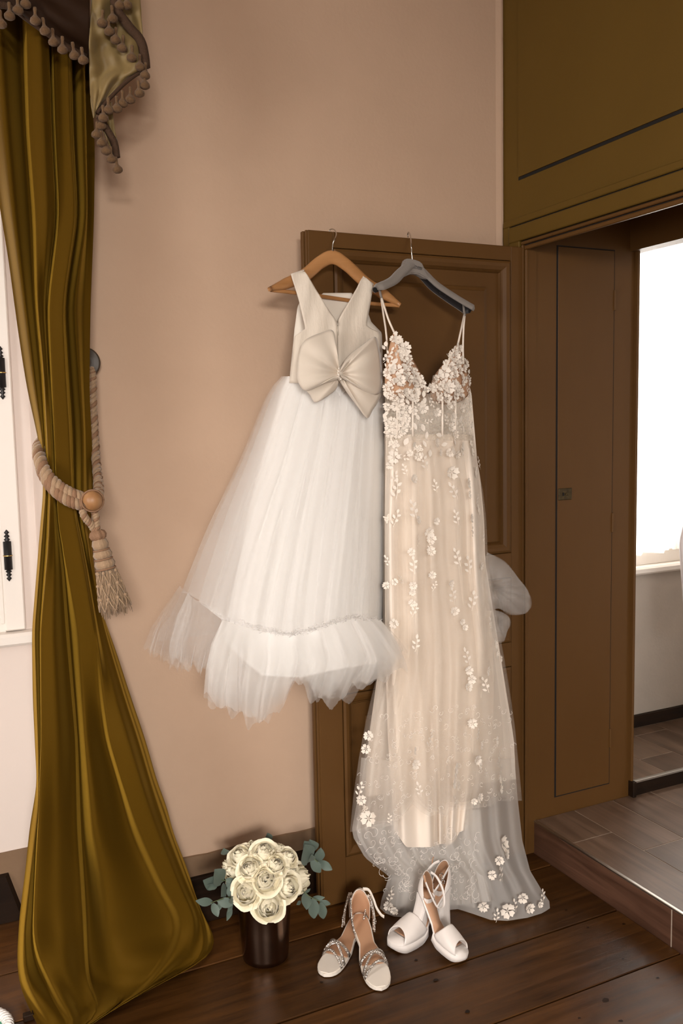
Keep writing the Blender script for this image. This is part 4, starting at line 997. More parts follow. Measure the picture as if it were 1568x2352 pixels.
cupR = [(1052, 786), (1043, 803), (1033, 820), (1010, 846), (993, 872), (988, 905), (1000, 924), (1040, 928), (1074, 908), (1076, 872), (1064, 832), (1058, 805)]
cy_ = 2.175
patch('cup', (928, 878), cupL, cy_, .045, None, M['nude'], tmp, 12, 60, 0, 0, True, .002, True)
patch('cup', (1036, 880), cupR, cy_, .045, None, M['nude'], tmp, 12, 60, 0, 0, True, .002, True)
cupY = lambda px, py: cy_-.045*max(0, math.cos(math.pi/2*(min(1, math.hypot((px-(928 if px < 984 else 1036))/55, (py-880)/62 if py > 880 else (py-880)/115)))))
# straps
for pts in ([(876, 684, GY-.028), (884, 710, 2.19), (893, 737, 2.165), (906, 766, 2.165)], [(875, 684, GY-.026), (880, 720, 2.235), (886, 760, 2.24), (889, 800, 2.235), (889, 840, 2.22)],
            [(1066, 722, GY), (1059, 755, 2.19), (1052, 788, 2.168), (1049, 800, 2.16)], [(1067, 722, GY+.004), (1064, 760, 2.24), (1063, 810, 2.24), (1066, 850, 2.23)]):
    tube('strap', catmull([PY(*p) for p in pts], 16), .0028, M['satin'], tmp, 8, ((0, 1, 0), 1.0))
# ---- appliques
def flower_data(n=5, cup=.22, notch=.12, seed=0):
    r = random.Random(seed); V = [(0, -.02, 0)]; Fc = []
    for q in range(n):
        a0 = 2*math.pi*q/n+r.uniform(-.08, .08); w = math.pi/n*1.05; L = r.uniform(.88, 1.06)
        b = len(V)
        for (rr, da, dy) in ((.22, -.35, 0), (.22, .35, 0), (.68, -.95, -cup*.4), (.74, 0, -cup*.15), (.68, .95, -cup*.4), (.98, -.5, -cup), (1-notch, 0, -cup*.8), (.98, .5, -cup)):
            a = a0+da*w; V.append((L*rr*math.cos(a), dy+r.uniform(-.03, .03), L*rr*math.sin(a)))
        Fc += [(0, b, b+1), (b, b+2, b+3), (b, b+3, b+1), (b+1, b+3, b+4), (b+2, b+5, b+3), (b+5, b+6, b+3), (b+6, b+7, b+3), (b+7, b+4, b+3)]
    for q in range(6):                                       # stamen beads
        a = q*1.05; c = (.10*math.cos(a), -.10, .10*math.sin(a)); b = len(V); s = .05
        V += [(c[0]-s, c[1], c[2]), (c[0]+s, c[1], c[2]), (c[0], c[1], c[2]-s), (c[0], c[1], c[2]+s), (c[0], c[1]-s, c[2])]
        Fc += [(b, b+2, b+4), (b+2, b+1, b+4), (b+1, b+3, b+4), (b+3, b, b+4)]
    return V, Fc
def leaf_data(x0, z0, ang, L, w, lift=.12):
    V = []; ca, sa = math.cos(ang), math.sin(ang)
    for t, k in ((0, 0), (.25, .8), (.55, 1), (.82, .6), (1, 0)):
        for s in ((-1, 0, 1) if k else (0,)):
            a = t*L; b = s*k*w; V.append((x0+a*ca-b*sa, -lift*(abs(s)*.6+t*.5)*w*2, z0+a*sa+b*ca))
    Fc = [(0, 1, 2), (0, 2, 3), (1, 4, 5, 2), (2, 5, 6, 3), (4, 7, 8, 5), (5, 8, 9, 6), (7, 10, 8), (8, 10, 9)]
    return V, Fc
def ribbon(pts, w):
    V = []; n = len(pts)
    for i in range(n):
        a = Vector(pts[max(0, i-1)]); b = Vector(pts[min(n-1, i+1)]); t = (b-a).normalized(); s = Vector((-t.z, 0, t.x))*w
        p = Vector(pts[i]); V += [p+s, p-s]
    return V, [(2*i, 2*i+1, 2*i+3, 2*i+2) for i in range(n-1)]
def sprig_data(seed):
    r = random.Random(seed); D = [ribbon([(.12*math.sin(t*2.5), -.03, 1-2*t) for t in np.linspace(0, 1, 7)], .03)]
    for q in range(5):
        z = .75-q*.36; sgn = 1 if q % 2 else -1
        D.append(leaf_data(.05*sgn, z, (math.pi/2-sgn*r.uniform(.7, 1.1)) if q else math.pi/2, r.uniform(.5, .72), r.uniform(.13, .19)))
    return join(D)
def cluster_data(seed):
    r = random.Random(seed); D = []
    for q, (x, z, s) in enumerate(((0, .55, .5), (-.35, -.1, .42), (.4, -.15, .42), (0, -.65, .4))):
        V, Fc = flower_data(5, .2, .1, seed+q); D.append(([(a*s+x, b*s, c*s+z) for a, b, c in V], Fc))
    D.append(leaf_data(.3, .6, .6, .6, .16)); D.append(leaf_data(-.3, .5, 2.5, .6, .16))
    return join(D)
APM = {}
for nm, ls in (('lace_flower', [flower_data(5, .22, .12, 1), flower_data(5, .3, .16, 2), flower_data(6, .2, .1, 3)]), ('lace_sprig', [sprig_data(1), sprig_data(2), sprig_data(3)]),
               ('lace_cluster', [cluster_data(1), cluster_data(7)]), ('lace_leaf', [leaf_data(-.9, 0, 0, 1.8, .42), leaf_data(-.9, 0, 0, 1.8, .55)])):
    APM[nm] = []
    for d in ls:
        me = pymesh(nm, *d); me.materials.append(M['applique']); APM[nm].append(me)
        for p in me.polygons: p.use_smooth = True
ra = random.Random(21)
def gy(px, py):
    if py < 935 and (px-928)**2/58**2+(py-870)**2/(62**2 if py > 870 else 115**2) < 1: return min(cupY(px, py), bdY(px, py))
    if py < 935 and (px-1036)**2/52**2+(py-870)**2/(62**2 if py > 870 else 95**2) < 1: return min(cupY(px, py), bdY(px, py))
    if py < 1004: return bdY(px, py)
    if py < ip([(u*394+805, y) for u, y in hem], px): return over.depth(px, py)
    return train.depth(px, py)
NAP = [0]
def app(kind, px, py, r, rot=None, off=.0035, prop=1.0):
    Y = gy(px, py)-off; P = PY(px, py, Y)
    if P.z < .012: P = PZ(px, py, .012)
    me = ra.choice(APM[kind]); o = bpy.data.objects.new(kind, me); COL.objects.link(o); s = r*mpp(P)
    # follow the local slope of the cloth
    e = 5; sl = (gy(px+e, py)-gy(px-e, py))/max(1e-4, (PY(px+e, py, Y).x-PY(px-e, py, Y).x)); sl = max(-.9, min(.9, sl))
    o.location = P; o.scale = (s*prop, s, s); rz = math.atan(sl)
    o.rotation_euler = (Matrix.Rotation(rz, 3, 'Z') @ Matrix.Rotation(ra.uniform(-.25, .1), 3, 'X') @ Matrix.Rotation(ra.uniform(0, 6.28) if rot is None else rot, 3, 'Y')).to_euler()
    o.parent = tmp; NAP[0] += 1
    return o
# bodice: dense overlapping flowers and leaves
def inside(px, py):
    if py < 900:
        t = (py-758)/142; a = max(886, 905-22*min(1, t*2.2)); b = 905+75*t
        if a <= px <= b and py > 760: return True
        t = (py-786)/115
        return t > 0 and 1052-64*t <= px <= min(1080, 1054+26*min(1, t*1.6))
    return 884 <= px <= 1084 and not (978 < px < 988 and py < 935)
pts = []; tries = 0
while len(pts) < 165 and tries < 20000:
    tries += 1; x = ra.uniform(882, 1086); y = ra.uniform(760, 1050)
    if not inside(x, y): continue
    centre = abs(x-990) < 60 and 930 < y < 1000
    mind = 14 if centre else 8.4
    if y > 1000: mind = 17
    if centre and abs(x-1005) < 20 and ra.random() < .75: continue
    if all((x-a)**2+(y-b)**2 > mind**2 for a, b in pts): pts.append((x, y))
for x, y in pts:
    k = ra.random()
    if k < .52: app('lace_flower', x, y, ra.uniform(9, 14))
    elif k < .85: app('lace_leaf', x, y, ra.uniform(8, 11))
    else: app('lace_sprig', x, y, ra.uniform(11, 15))
for x, y in ((918, 873), (938, 905), (1030, 890), (912, 850), (1020, 855), (930, 800), (1045, 820)): app('lace_flower', x, y, 16, off=.008)
for i in range(12):                                   # scalloped neckline edge
    t = i/11; app('lace_flower' if i % 2 else 'lace_leaf', 908+70*t, 765+130*t+4*math.sin(i*2), 7+2*(i % 2)); app('lace_flower' if i % 2 else 'lace_leaf', 1051-60*t, 790+100*t+4*math.sin(i*2), 7+2*(i % 2))
for x, y in ((886, 790), (881, 798), (1068, 828), (1073, 835), (1062, 822)): app('lace_leaf', x, y, 9, None, .0, .8)
FL = [(1037, 1085, 17), (905, 1050, 16), (895, 1068, 10), (950, 1100, 11), (1075, 1110, 13), (1077, 1138, 11), (960, 1195, 11), (1002, 1197, 9), (1082, 1190, 11), (985, 1222, 12), (990, 1238, 12), (990, 1267, 12), (945, 1268, 10), (1105, 1300, 10), (886, 1345, 10), (906, 1337, 9), (950, 1345, 11), (948, 1361, 9), (993, 1321, 10), (1036, 1340, 9), (947, 1385, 10), (1044, 1404, 11), (1061, 1428, 8), (1067, 1441, 8), (1137, 1480, 12), (1140, 1502, 10), (1150, 1513, 8), (905, 1432, 12), (1077, 1540, 11), (1083, 1560, 11), (1075, 1578, 11), (1120, 1541, 12), (1085, 1662, 13), (1105, 1712, 11), (1096, 1745, 12), (1101, 1758, 12), (846, 1690, 12), (840, 1720, 12), (829, 1838, 13), (846, 1880, 19), (952, 1725, 9), (955, 1755, 12), (1045, 1768, 18), (1042, 1800, 13), (1051, 1806, 12), (1140, 1702, 11), (1150, 1812, 12), (1101, 1832, 12), (1088, 1840, 9), (1155, 1938, 20), (1163, 1962, 13), (1200, 2062, 13), (1165, 2092, 18), (1215, 2086, 13), (1110, 2082, 14), (892, 2080, 13), (905, 2092, 10), (1146, 1975, 12), (1130, 2010, 11), (1240, 2078, 8)]
LS = [(975, 1062, 17), (1100, 1065, 13), (910, 1125, 20), (1042, 1130, 17), (1000, 1118, 12), (950, 1172, 19), (908, 1192, 17), (1048, 1190, 15), (1085, 1222, 15), (960, 1247, 12), (988, 1253, 9), (950, 1300, 17), (1050, 1282, 18), (1076, 1300, 18), (921, 1332, 10), (997, 1347, 10), (1040, 1370, 17), (1085, 1382, 19), (951, 1403, 14), (1126, 1432, 15), (955, 1480, 16), (1072, 1510, 16), (1115, 1575, 16), (1097, 1690, 12), (1116, 1776, 9), (826, 1815, 15), (895, 1882, 11), (963, 1815, 14), (986, 1700, 14), (1046, 1842, 15), (1145, 1745, 17), (1148, 1780, 14), (1150, 2010, 17), (1182, 2082, 12), (1246, 2060, 13), (1140, 2105, 12), (896, 2060, 13), (905, 1100, 13), (1095, 1150, 12), (1110, 1235, 12), (890, 1290, 11), (930, 1080, 12)]
for x, y, r in FL: app('lace_flower', x, y, r*1.05, off=.013)
for x, y, r in LS: app('lace_sprig', x, y, r*1.1, ra.uniform(-.5, .5), off=.012)
for x, y, r in ((1092, 1085, 14), (1098, 1170, 13), (893, 1190, 12), (1060, 1035, 14), (905, 1020, 14), (1040, 1035, 12), (960, 1030, 12), (1148, 1790, 13), (838, 1860, 13)): app('lace_cluster', x, y, r, off=.006)
# fine scrolling lace threads over the train and hem: nobody could count them
D = []; rl = random.Random(33)
def curl(px, py, Yf, r, w=.0005):
    P0 = PY(px, py, Yf(px, py)-.003)
    if P0.z < .008: return
    s = r*mpp(P0); a = rl.uniform(0, 6.28); sp = rl.choice((-1, 1)); pts = []
    for t in np.linspace(0, 1, 12):
        rad = s*(1-t*.75); pts.append((P0.x+rad*math.cos(a+sp*t*5), P0.y-.001, P0.z+rad*math.sin(a+sp*t*5)))
    D.append(ribbon(pts, w))
for _ in range(190):
    x = rl.uniform(825, 1100); y = rl.uniform(1905, 2070)
    if ip(TL_, y) < x < ip(TR_, y): curl(x, y, train.depth, rl.uniform(5, 15))
for _ in range(220):
    x = rl.uniform(815, 1190); y = rl.uniform(1620, 1900)
    if ip(GL, y)+4 < x < ip(GR, y)-6 and y < ip([(u*394+805, q) for u, q in hem], x)-4: curl(x, y, over.depth, rl.uniform(4, 9), .0004)
o = meshobj('lace_threads', *join(D), M['filigree'], tmp); o['kind'] = 'stuff'
adopt(gown, tmp)

# ================================================================== vase and bouquet
M['vase'] = mat('bronze_steel', (.27, .18, .13), .22, 1.0, noise=((.17, .11, .08), 6., (1, 1, .2), .3))
M['petal'] = mat('cream_petal', (.86, .79, .60), .55, sheen=.2)
_b = M['petal'].node_tree.nodes['Principled BSDF']; _b.inputs['Subsurface Weight'].default_value = .06; _b.inputs['Subsurface Radius'].default_value = (.01, .008, .004); _b.inputs['Subsurface Scale'].default_value = .5
M['leaf'] = mat('eucalyptus', (.115, .155, .125), .6, sheen=.2, noise=((.085, .12, .10), 40., (1, 1, 1), .3))
M['stem'] = mat('stem_green', (.10, .13, .06), .6)
VX, VY = .800, 2.228
vase = meshobj('metal_vase', *lathedata([(.001, .004), (.060, .003), (.064, .006), (.0655, .02), (.071, .10), (.0755, .175), (.0765, .178), (.0755, .180), (.0735, .177), (.069, .10), (.062, .015), (.001, .012)], 48), M['vase'], None, True)
vase.location = (VX, VY, 0); tag(vase, 'polished bronze-coloured metal vase holding the cream roses', 'vase')
def petal_data(r0, rm, rt, h, half, curl, seed=0):
    """rose petal: radius r0 at the base, rm at its belly, rt at the lip (inner petals lean inwards and close the bloom)"""
    G = []; ns, nt = 8, 7
    for i in range(nt):
        t = i/(nt-1); row = []
        wd = half*(.5+.5*math.sin(math.pi*min(1, .12+t*.66)))
        base = r0*(1-t/.6)*(1-t)+rm*t*(1-t)/(.6*.4)+rt*t*(t-.6)/.4
        for j in range(ns):
            s = -1+2*j/(ns-1)
            rad = base+curl*max(0, t-.6)**2*6+.0008*math.sin(s*4+seed*2.1)*t
            z = h*t*(1-.20*abs(s)**2.4*t)-curl*.9*max(0, t-.75)**2*8+.0014*math.sin(s*5+seed)*t
            row.append((rad*math.cos(s*wd), rad*math.sin(s*wd), z))
        G.append(row)
    return griddata(G)
PET = []
for i, a in enumerate(((.002, .004, .0008, .0365, 2.2, 0), (.004, .008, .0030, .0362, 1.5, 0), (.006, .012, .0062, .0350, 1.25, 0), (.008, .0160, .0105, .0328, 1.1, .0004), (.010, .0200, .0160, .0300, 1.0, .0010), (.012, .0235, .0228, .0258, .95, .0025), (.012, .0260, .0290, .0210, .9, .0050))):
    row = []
    for sd in (0, 1, 2):
        me = pymesh('petal', *petal_data(*a, seed=i*3+sd)); me.materials.append(M['petal'])
        for p in me.polygons: p.use_smooth = True
        row.append(me)
    PET.append(row)
def rose(P, normal, R, label, outer=True):
    """R = bloom radius in metres (unit bloom radius about .031)"""
    root = empty('rose', P); root.rotation_euler = Vector(normal).to_track_quat('Z', 'Y').to_euler(); k = R/.0315; root.scale = (k, k, k)
    tag(root, label, 'rose', 'cream roses in the metal vase')
    rr = random.Random(int(abs(P.x*1e4)+abs(P.z*1e5)))
    cnt = (2, 3, 4, 4, 5, 5, 6 if outer else 3); base = rr.uniform(0, 6)
    for ring, n in enumerate(cnt):
        for q in range(n):
            o = bpy.data.objects.new('petal', PET[ring][q % 3]); COL.objects.link(o); o.parent = root
            o.rotation_euler = (rr.uniform(-.09, .09)*(1+ring*.25), rr.uniform(-.06, .10)*(1+ring*.3), base+ring*1.05+2*math.pi*q/n+rr.uniform(-.15, .15))
            o.location = (0, 0, -.026+rr.uniform(-.0015, .0015)-.0006*ring); s = rr.uniform(.93, 1.07); o.scale = (s, s, s*rr.uniform(.95, 1.05))
    meshobj('bud', *lathedata([(.0024, -.02), (.0027, .006), (.0022, .0098), (.0004, .0112)], 8), M['petal'], root, True)
    V, Fc = tubedata([(0, 0, -.024), (0, 0, -.034), (0, 0, -.075)], [.010, .006, .0025], 8)
    meshobj('stem', V, Fc, M['stem'], root, True)
BC = Vector((VX, VY, .235))
roses = [(544, 1959, 31, 'cream rose at the upper curtain side of the bouquet'), (607, 1948, 31, 'cream rose at the crown of the bouquet below the upright leaf'), (579, 1938, 25, 'half hidden cream rose behind the crown of the bouquet'),
 (642, 1944, 23, 'small ruffled cream rose at the back of the bouquet crown'), (666, 1963, 27, 'cream rose at the back on the door side of the bouquet'), (572, 1990, 31, 'cream rose in the middle row on the curtain side'),
 (634, 1981, 31, 'cream rose in the middle row on the door side'), (611, 2020, 33, 'globe-shaped cream rose in the centre of the bouquet'), (561, 2050, 36, 'wide open cream rose above the curtain side of the vase rim'),
 (667, 2038, 34, 'deep cupped cream rose above the door side of the vase rim'), (704, 2012, 33, 'outermost cream rose beside the door side eucalyptus'), (620, 2087, 38, 'largest cream rose hanging low over the vase rim'),
 (523, 1999, 25, 'cream rose beside the round eucalyptus leaf on the curtain side'), (514, 1984, 20, 'outermost small cream rose towards the curtain'), (674, 1992, 22, 'shaded greenish cream rose tucked between its neighbours')]
for px, py, r, lb in roses:
    d = ray(px, py); dn = Vector(d).normalized(); o = Vector(CAM); Rb = .118 if r > 26 else .104
    oc = o-BC; b = oc.dot(dn); disc = b*b-(oc.length_squared-Rb*Rb)
    P = o+dn*(-b-math.sqrt(disc)) if disc > 0 else o+dn*(-b)
    n = (P-BC).normalized()*.75+(-dn)*.35+Vector((0, 0, .15)); n.normalize()
    rose(P-n*.006, n, r*mpp(P)*1.04, lb)
# eucalyptus sprigs
def leaf_mesh(w):
    G = []
    for i in range(8):
        t = i/7; hw = w*math.sin(math.pi*min(1, t*.93+.05))**.7*(1 if t < .6 else 1-.25*(t-.6)/.4); G.append([(s*hw, t, .06*abs(s)*w*2+.10*math.sin(t*2.6)) for s in (-1, -.5, 0, .5, 1)])
    return G
LM = []
for w in (.40, .30, .22):
    me = pymesh('leaf', *griddata(leaf_mesh(w))); me.materials.append(M['leaf'])
    for p in me.polygons: p.use_smooth = True
    LM.append(me)
def sprig(label, stem_px, Y, leaves):
    base = PY(*stem_px[0], Y); root = empty('eucalyptus_sprig', base); tag(root, label, 'eucalyptus', 'eucalyptus sprigs in the metal vase')
    pts = catmull([PY(x, y, Y-.01*i) for i, (x, y) in enumerate(stem_px)], 14)
    o = meshobj('stem', *tubedata([p-base for p in pts], np.linspace(.002, .001, 14), 6), M['stem'], root, True)
    for (x0, y0, x1, y1, k) in leaves:
        a = PY(x0, y0, Y-.01+random.uniform(-.01, .01)); b = PY(x1, y1, Y-.015+random.uniform(-.02, .015)); d = b-a; L = d.length; d.normalize()
        z = Vector((random.uniform(-.35, .35), -1, random.uniform(-.1, .5))); z = (z-d*z.dot(d)).normalized(); x = d.cross(z)
        m = Matrix((x, d, z)).transposed().to_4x4(); m.translation = a-base
        o = bpy.data.objects.new('leaf', LM[k]); COL.objects.link(o); o.parent = root; o.matrix_local = m @ Matrix.Scale(L, 4)
sprig('eucalyptus sprig with a big round leaf beside the curtain', [(556, 2030), (530, 2025), (505, 2020), (490, 2012)], 2.23, [(508, 2028, 490, 1996, 0), (500, 2030, 464, 2020, 1), (500, 2022, 476, 2042, 1), (515, 2030, 505, 2060, 0), (520, 2024, 540, 2040, 0), (512, 2040, 516, 2066, 2), (495, 2032, 472, 2032, 2), (526, 2035, 528, 2062, 1), (518, 2020, 538, 2022, 1)])
sprig('drooping eucalyptus sprig at the curtain side of the vase rim', [(545, 2062), (520, 2062), (500, 2068), (484, 2074)], 2.20, [(487, 2072, 448, 2068, 2), (488, 2075, 500, 2106, 1), (535, 2076, 498, 2068, 1), (533, 2074, 521, 2096, 2), (530, 2080, 519, 2115, 2), (505, 2070, 502, 2092, 1), (535, 2062, 524, 2072, 0)])
sprig('upright eucalyptus sprig beside the edge of the open door', [(690, 2000), (705, 1980), (715, 1970), (730, 1980)], 2.22, [(706, 1982, 696, 1938, 0), (716, 1956, 710, 1926, 0), (708, 1950, 697, 1930, 1), (728, 1980, 735, 1946, 0), (733, 1978, 763, 1997, 1), (714, 1975, 735, 2003, 1), (716, 1978, 714, 1960, 2)])
sprig('eucalyptus sprig hanging at the door side of the vase rim', [(690, 2040), (705, 2055), (718, 2063), (735, 2070)], 2.19, [(718, 2062, 746, 2060, 2), (716, 2064, 720, 2108, 1), (734, 2070, 758, 2076, 2), (736, 2072, 742, 2108, 2), (700, 2052, 702, 2090, 0), (700, 2050, 712, 2040, 1), (690, 2070, 680, 2078, 1)])
sprig('single dark eucalyptus leaf standing above the bouquet crown', [(612, 1960), (612, 1950), (611, 1940), (611, 1934)], 2.30, [(612, 1940, 612, 1912, 0), (520, 1962, 513, 1946, 1)])

# ================================================================== shoes
M['shoe_white'] = mat('white_leather', (.78, .71, .63), .45)
M['shoe_satin'] = mat('white_satin', (.80, .74, .70), .42, sheen=.2)
M['insole'] = mat('tan_insole', (.50, .28, .165), .5)
M['insole_dark'] = mat('brown_insole', (.33, .185, .105), .5)
M['outsole'] = mat('brown_outsole', (.22, .11, .06), .5)
def rhine():
    m = mat('rhinestones', (.62, .57, .52), .18, .85)
    nt = m.node_tree; b = nt.nodes['Principled BSDF']; tc = nt.nodes.new('ShaderNodeTexCoord'); v = nt.nodes.new('ShaderNodeTexVoronoi'); v.inputs['Scale'].default_value = 420
    bp = nt.nodes.new('ShaderNodeBump'); bp.inputs['Strength'].default_value = 1.0; bp.inputs['Distance'].default_value = .002
    nt.links.new(tc.outputs['Object'], v.inputs['Vector']); nt.links.new(v.outputs['Distance'], bp.inputs['Height']); nt.links.new(bp.outputs[0], b.inputs['Normal'])
    return m
M['rhine'] = rhine()
def sole_outline(L, wh, ww, wb, n=60):
    """list of (x along from heel 0 to toe L, half width left, half width right)"""
    out = []
    for i in range(n):
        t = i/(n-1)
        w = np.interp(t, [0, .03, .1, .22, .40, .58, .72, .82, .88, .93, .97, .99, 1.0], [0.0, .62*wh, .95*wh, wh, ww, wb*.92, wb, wb*.98, wb*.92, wb*.78, wb*.54, wb*.30, 0.0])
        out.append((t*L, w))
    return out
def slab(ol, zb, zt, inset=0.0, t0=0.0, t1=1.0, side=0):
    """solid between bottom zb(t) and top zt(t) following an outline"""
    L = ol[-1][0]; pts = [(x, max(.0006, w-inset)) for x, w in ol if t0*L-1e-6 <= x <= t1*L+1e-6]; V = []; Fc = []; n = len(pts)
    for x, w in pts:
        t = x/L; c = .05*L*math.sin(math.pi*t)*side*.25
        V += [(x, c+w, zb(t)), (x, c-w, zb(t)), (x, c-w, zt(t)), (x, c+w, zt(t))]
    for i in range(n-1):
        for k in range(4): Fc.append((i*4+k, i*4+(k+1) % 4, i*4+4+(k+1) % 4, i*4+4+k))
    Fc += [(3, 2, 1, 0), tuple((n-1)*4+k for k in range(4))]
    return V, Fc
def place(root, toe, heel, roll=0.0, length=None, wide=1.0):
    """root local: +x heel->toe with origin at the heel"""
    toe = Vector(toe); heel = Vector(heel); x = (toe-heel).normalized(); y = Vector((0, 0, 1)).cross(x).normalized(); z = x.cross(y)
    m = Matrix((x, y, z)).transposed().to_4x4() @ Matrix.Rotation(roll, 4, 'X'); m.translation = heel; k = (toe-heel).length/length if length else 1.0
    root.matrix_world = m @ Matrix.Diagonal((k, k*wide, k, 1.0))
# --- girl's flat sandals
def sandal(label, toe, heel, mirror, roll=0, dangle=True):
    root = empty('rhinestone_sandal'); tag(root, label, 'sandal', "girl's rhinestone sandals")
    L = .218; ol = sole_outline(L, .0265, .0225, .0375); hz = lambda t: .012*max(0, 1-t/.45)**1.5
    meshobj('sole', *slab(ol, lambda t: hz(t)*.6, lambda t: .007+hz(t), 0), M['shoe_white'], root)
    meshobj('insole', *slab(ol, lambda t: .0068+hz(t), lambda t: .0088+hz(t), .0035, .02, .70), M['insole'], root)
    meshobj('toe_bed', *slab(ol, lambda t: .0068+hz(t), lambda t: .0086+hz(t), .0022, .70, .985), M['shoe_white'], root)
    meshobj('heel_block', *slab(ol, lambda t: 0, lambda t: hz(t)*.62+.0002, .0015, .02, .24), M['shoe_white'], root)
    # heel cup: wall around the back
    def cup(off, z0, h0, h1, m, nm):
        G = []
        for i in range(8):
            v = i/7; row = []
            for j in range(33):
                a = -1+2*j/32; ang = a*math.pi*.56; t = .105-.105*math.cos(ang)*1.0
                x = L*.115-L*.115*math.cos(ang)*1.02; w = (.0265+off)*math.sin(ang)*(1.0+.05*v)
                top = h1+(h0-h1)*math.cos(ang*.8)**2
                row.append((x-off*math.cos(ang)+(.006*v*math.cos(ang)), w, z0+top*v))
            G.append(row)
        o = meshobj(nm, *griddata(G), m, root, True); md = o.modifiers.new('t', 'SOLIDIFY'); md.thickness = .0012; md.offset = 0
    cup(0, .018, .062, .034, M['shoe_white'], 'heel_cup'); cup(-.0016, .019, .060, .032, M['insole'], 'heel_lining')
    for s in (-1, 1):                                        # rhinestone bands on the cup sides
        for k in range(2):
            P = []
            for i in range(9):
                v = i/8; P.append((L*(.10+.16*v+.05*k*v), s*(.0285+.004*math.sin(v*3)), .074-.060*v**1.1+.002*k-.012*k*(1-v)))
            tube('rhinestone_strap', catmull(P, 18), .0028, M['rhine'], root, 7)
    def strap(t0, s0, t1, s1, h, r=.0030):
        w0 = float(np.interp(t0*L, [o_[0] for o_ in ol], [o_[1] for o_ in ol])); w1 = float(np.interp(t1*L, [o_[0] for o_ in ol], [o_[1] for o_ in ol])); P = []
        for i in range(15):
            v = i/14; P.append((L*(t0+(t1-t0)*v), s0*w0*1.03*(1-v)+s1*w1*1.03*v, .006+h*math.sin(math.pi*v)**.7))
        tube('rhinestone_strap', P, r, M['rhine'], root, 7)
    m = mirror
    for d in (0, .022): strap(.60+d, -m, .80+d*.6, m, .030+.3*d)
    for d in (0, .022): strap(.70+d, -m, .655+d, m, .027+.3*d)
    strap(.74, -m, .86, m, .026)
    # ankle strap: loop plus a dangling end and buckle
    if dangle:
        P = [(L*.03, -m*.012, .080), (L*.06, -m*.028, .080), (L*.12, -m*.038, .066), (L*.17, -m*.044, .052), (L*.22, -m*.054, .042), (L*.25, -m*.062, .040)]
        tube('ankle_strap', catmull(P, 22), .0042, M['shoe_white'], root, 8, ((0, 0, 1), .4))
    P = [(L*.07, -m*.024, .070), (L*.10, -m*.032, .062), (L*.17, -m*.036, .040), (L*.20, -m*.036, .028)]
    st = tube('ankle_strap', catmull(P, 14), .0034, M['shoe_white'], root, 8, ((0, 0, 1), .35))
    q = [(L*.20+.006*math.cos(a), -m*.039, .024+.006*math.sin(a)) for a in np.linspace(0, 2*math.pi, 14)]
    tube('buckle', q, .0012, M['steel'], st, 6)
    place(root, toe, heel, roll, L, .74); return root
sandal("girl's flat white sandal lying underneath with crossed rhinestone straps", PZ(744, 2244, .002), PZ(832, 2112, .008), 1, 0, False)
sandal("girl's flat white sandal with its heel propped on the other sandal", PZ(876, 2276, .002), PZ(822, 2112, .035), -1)
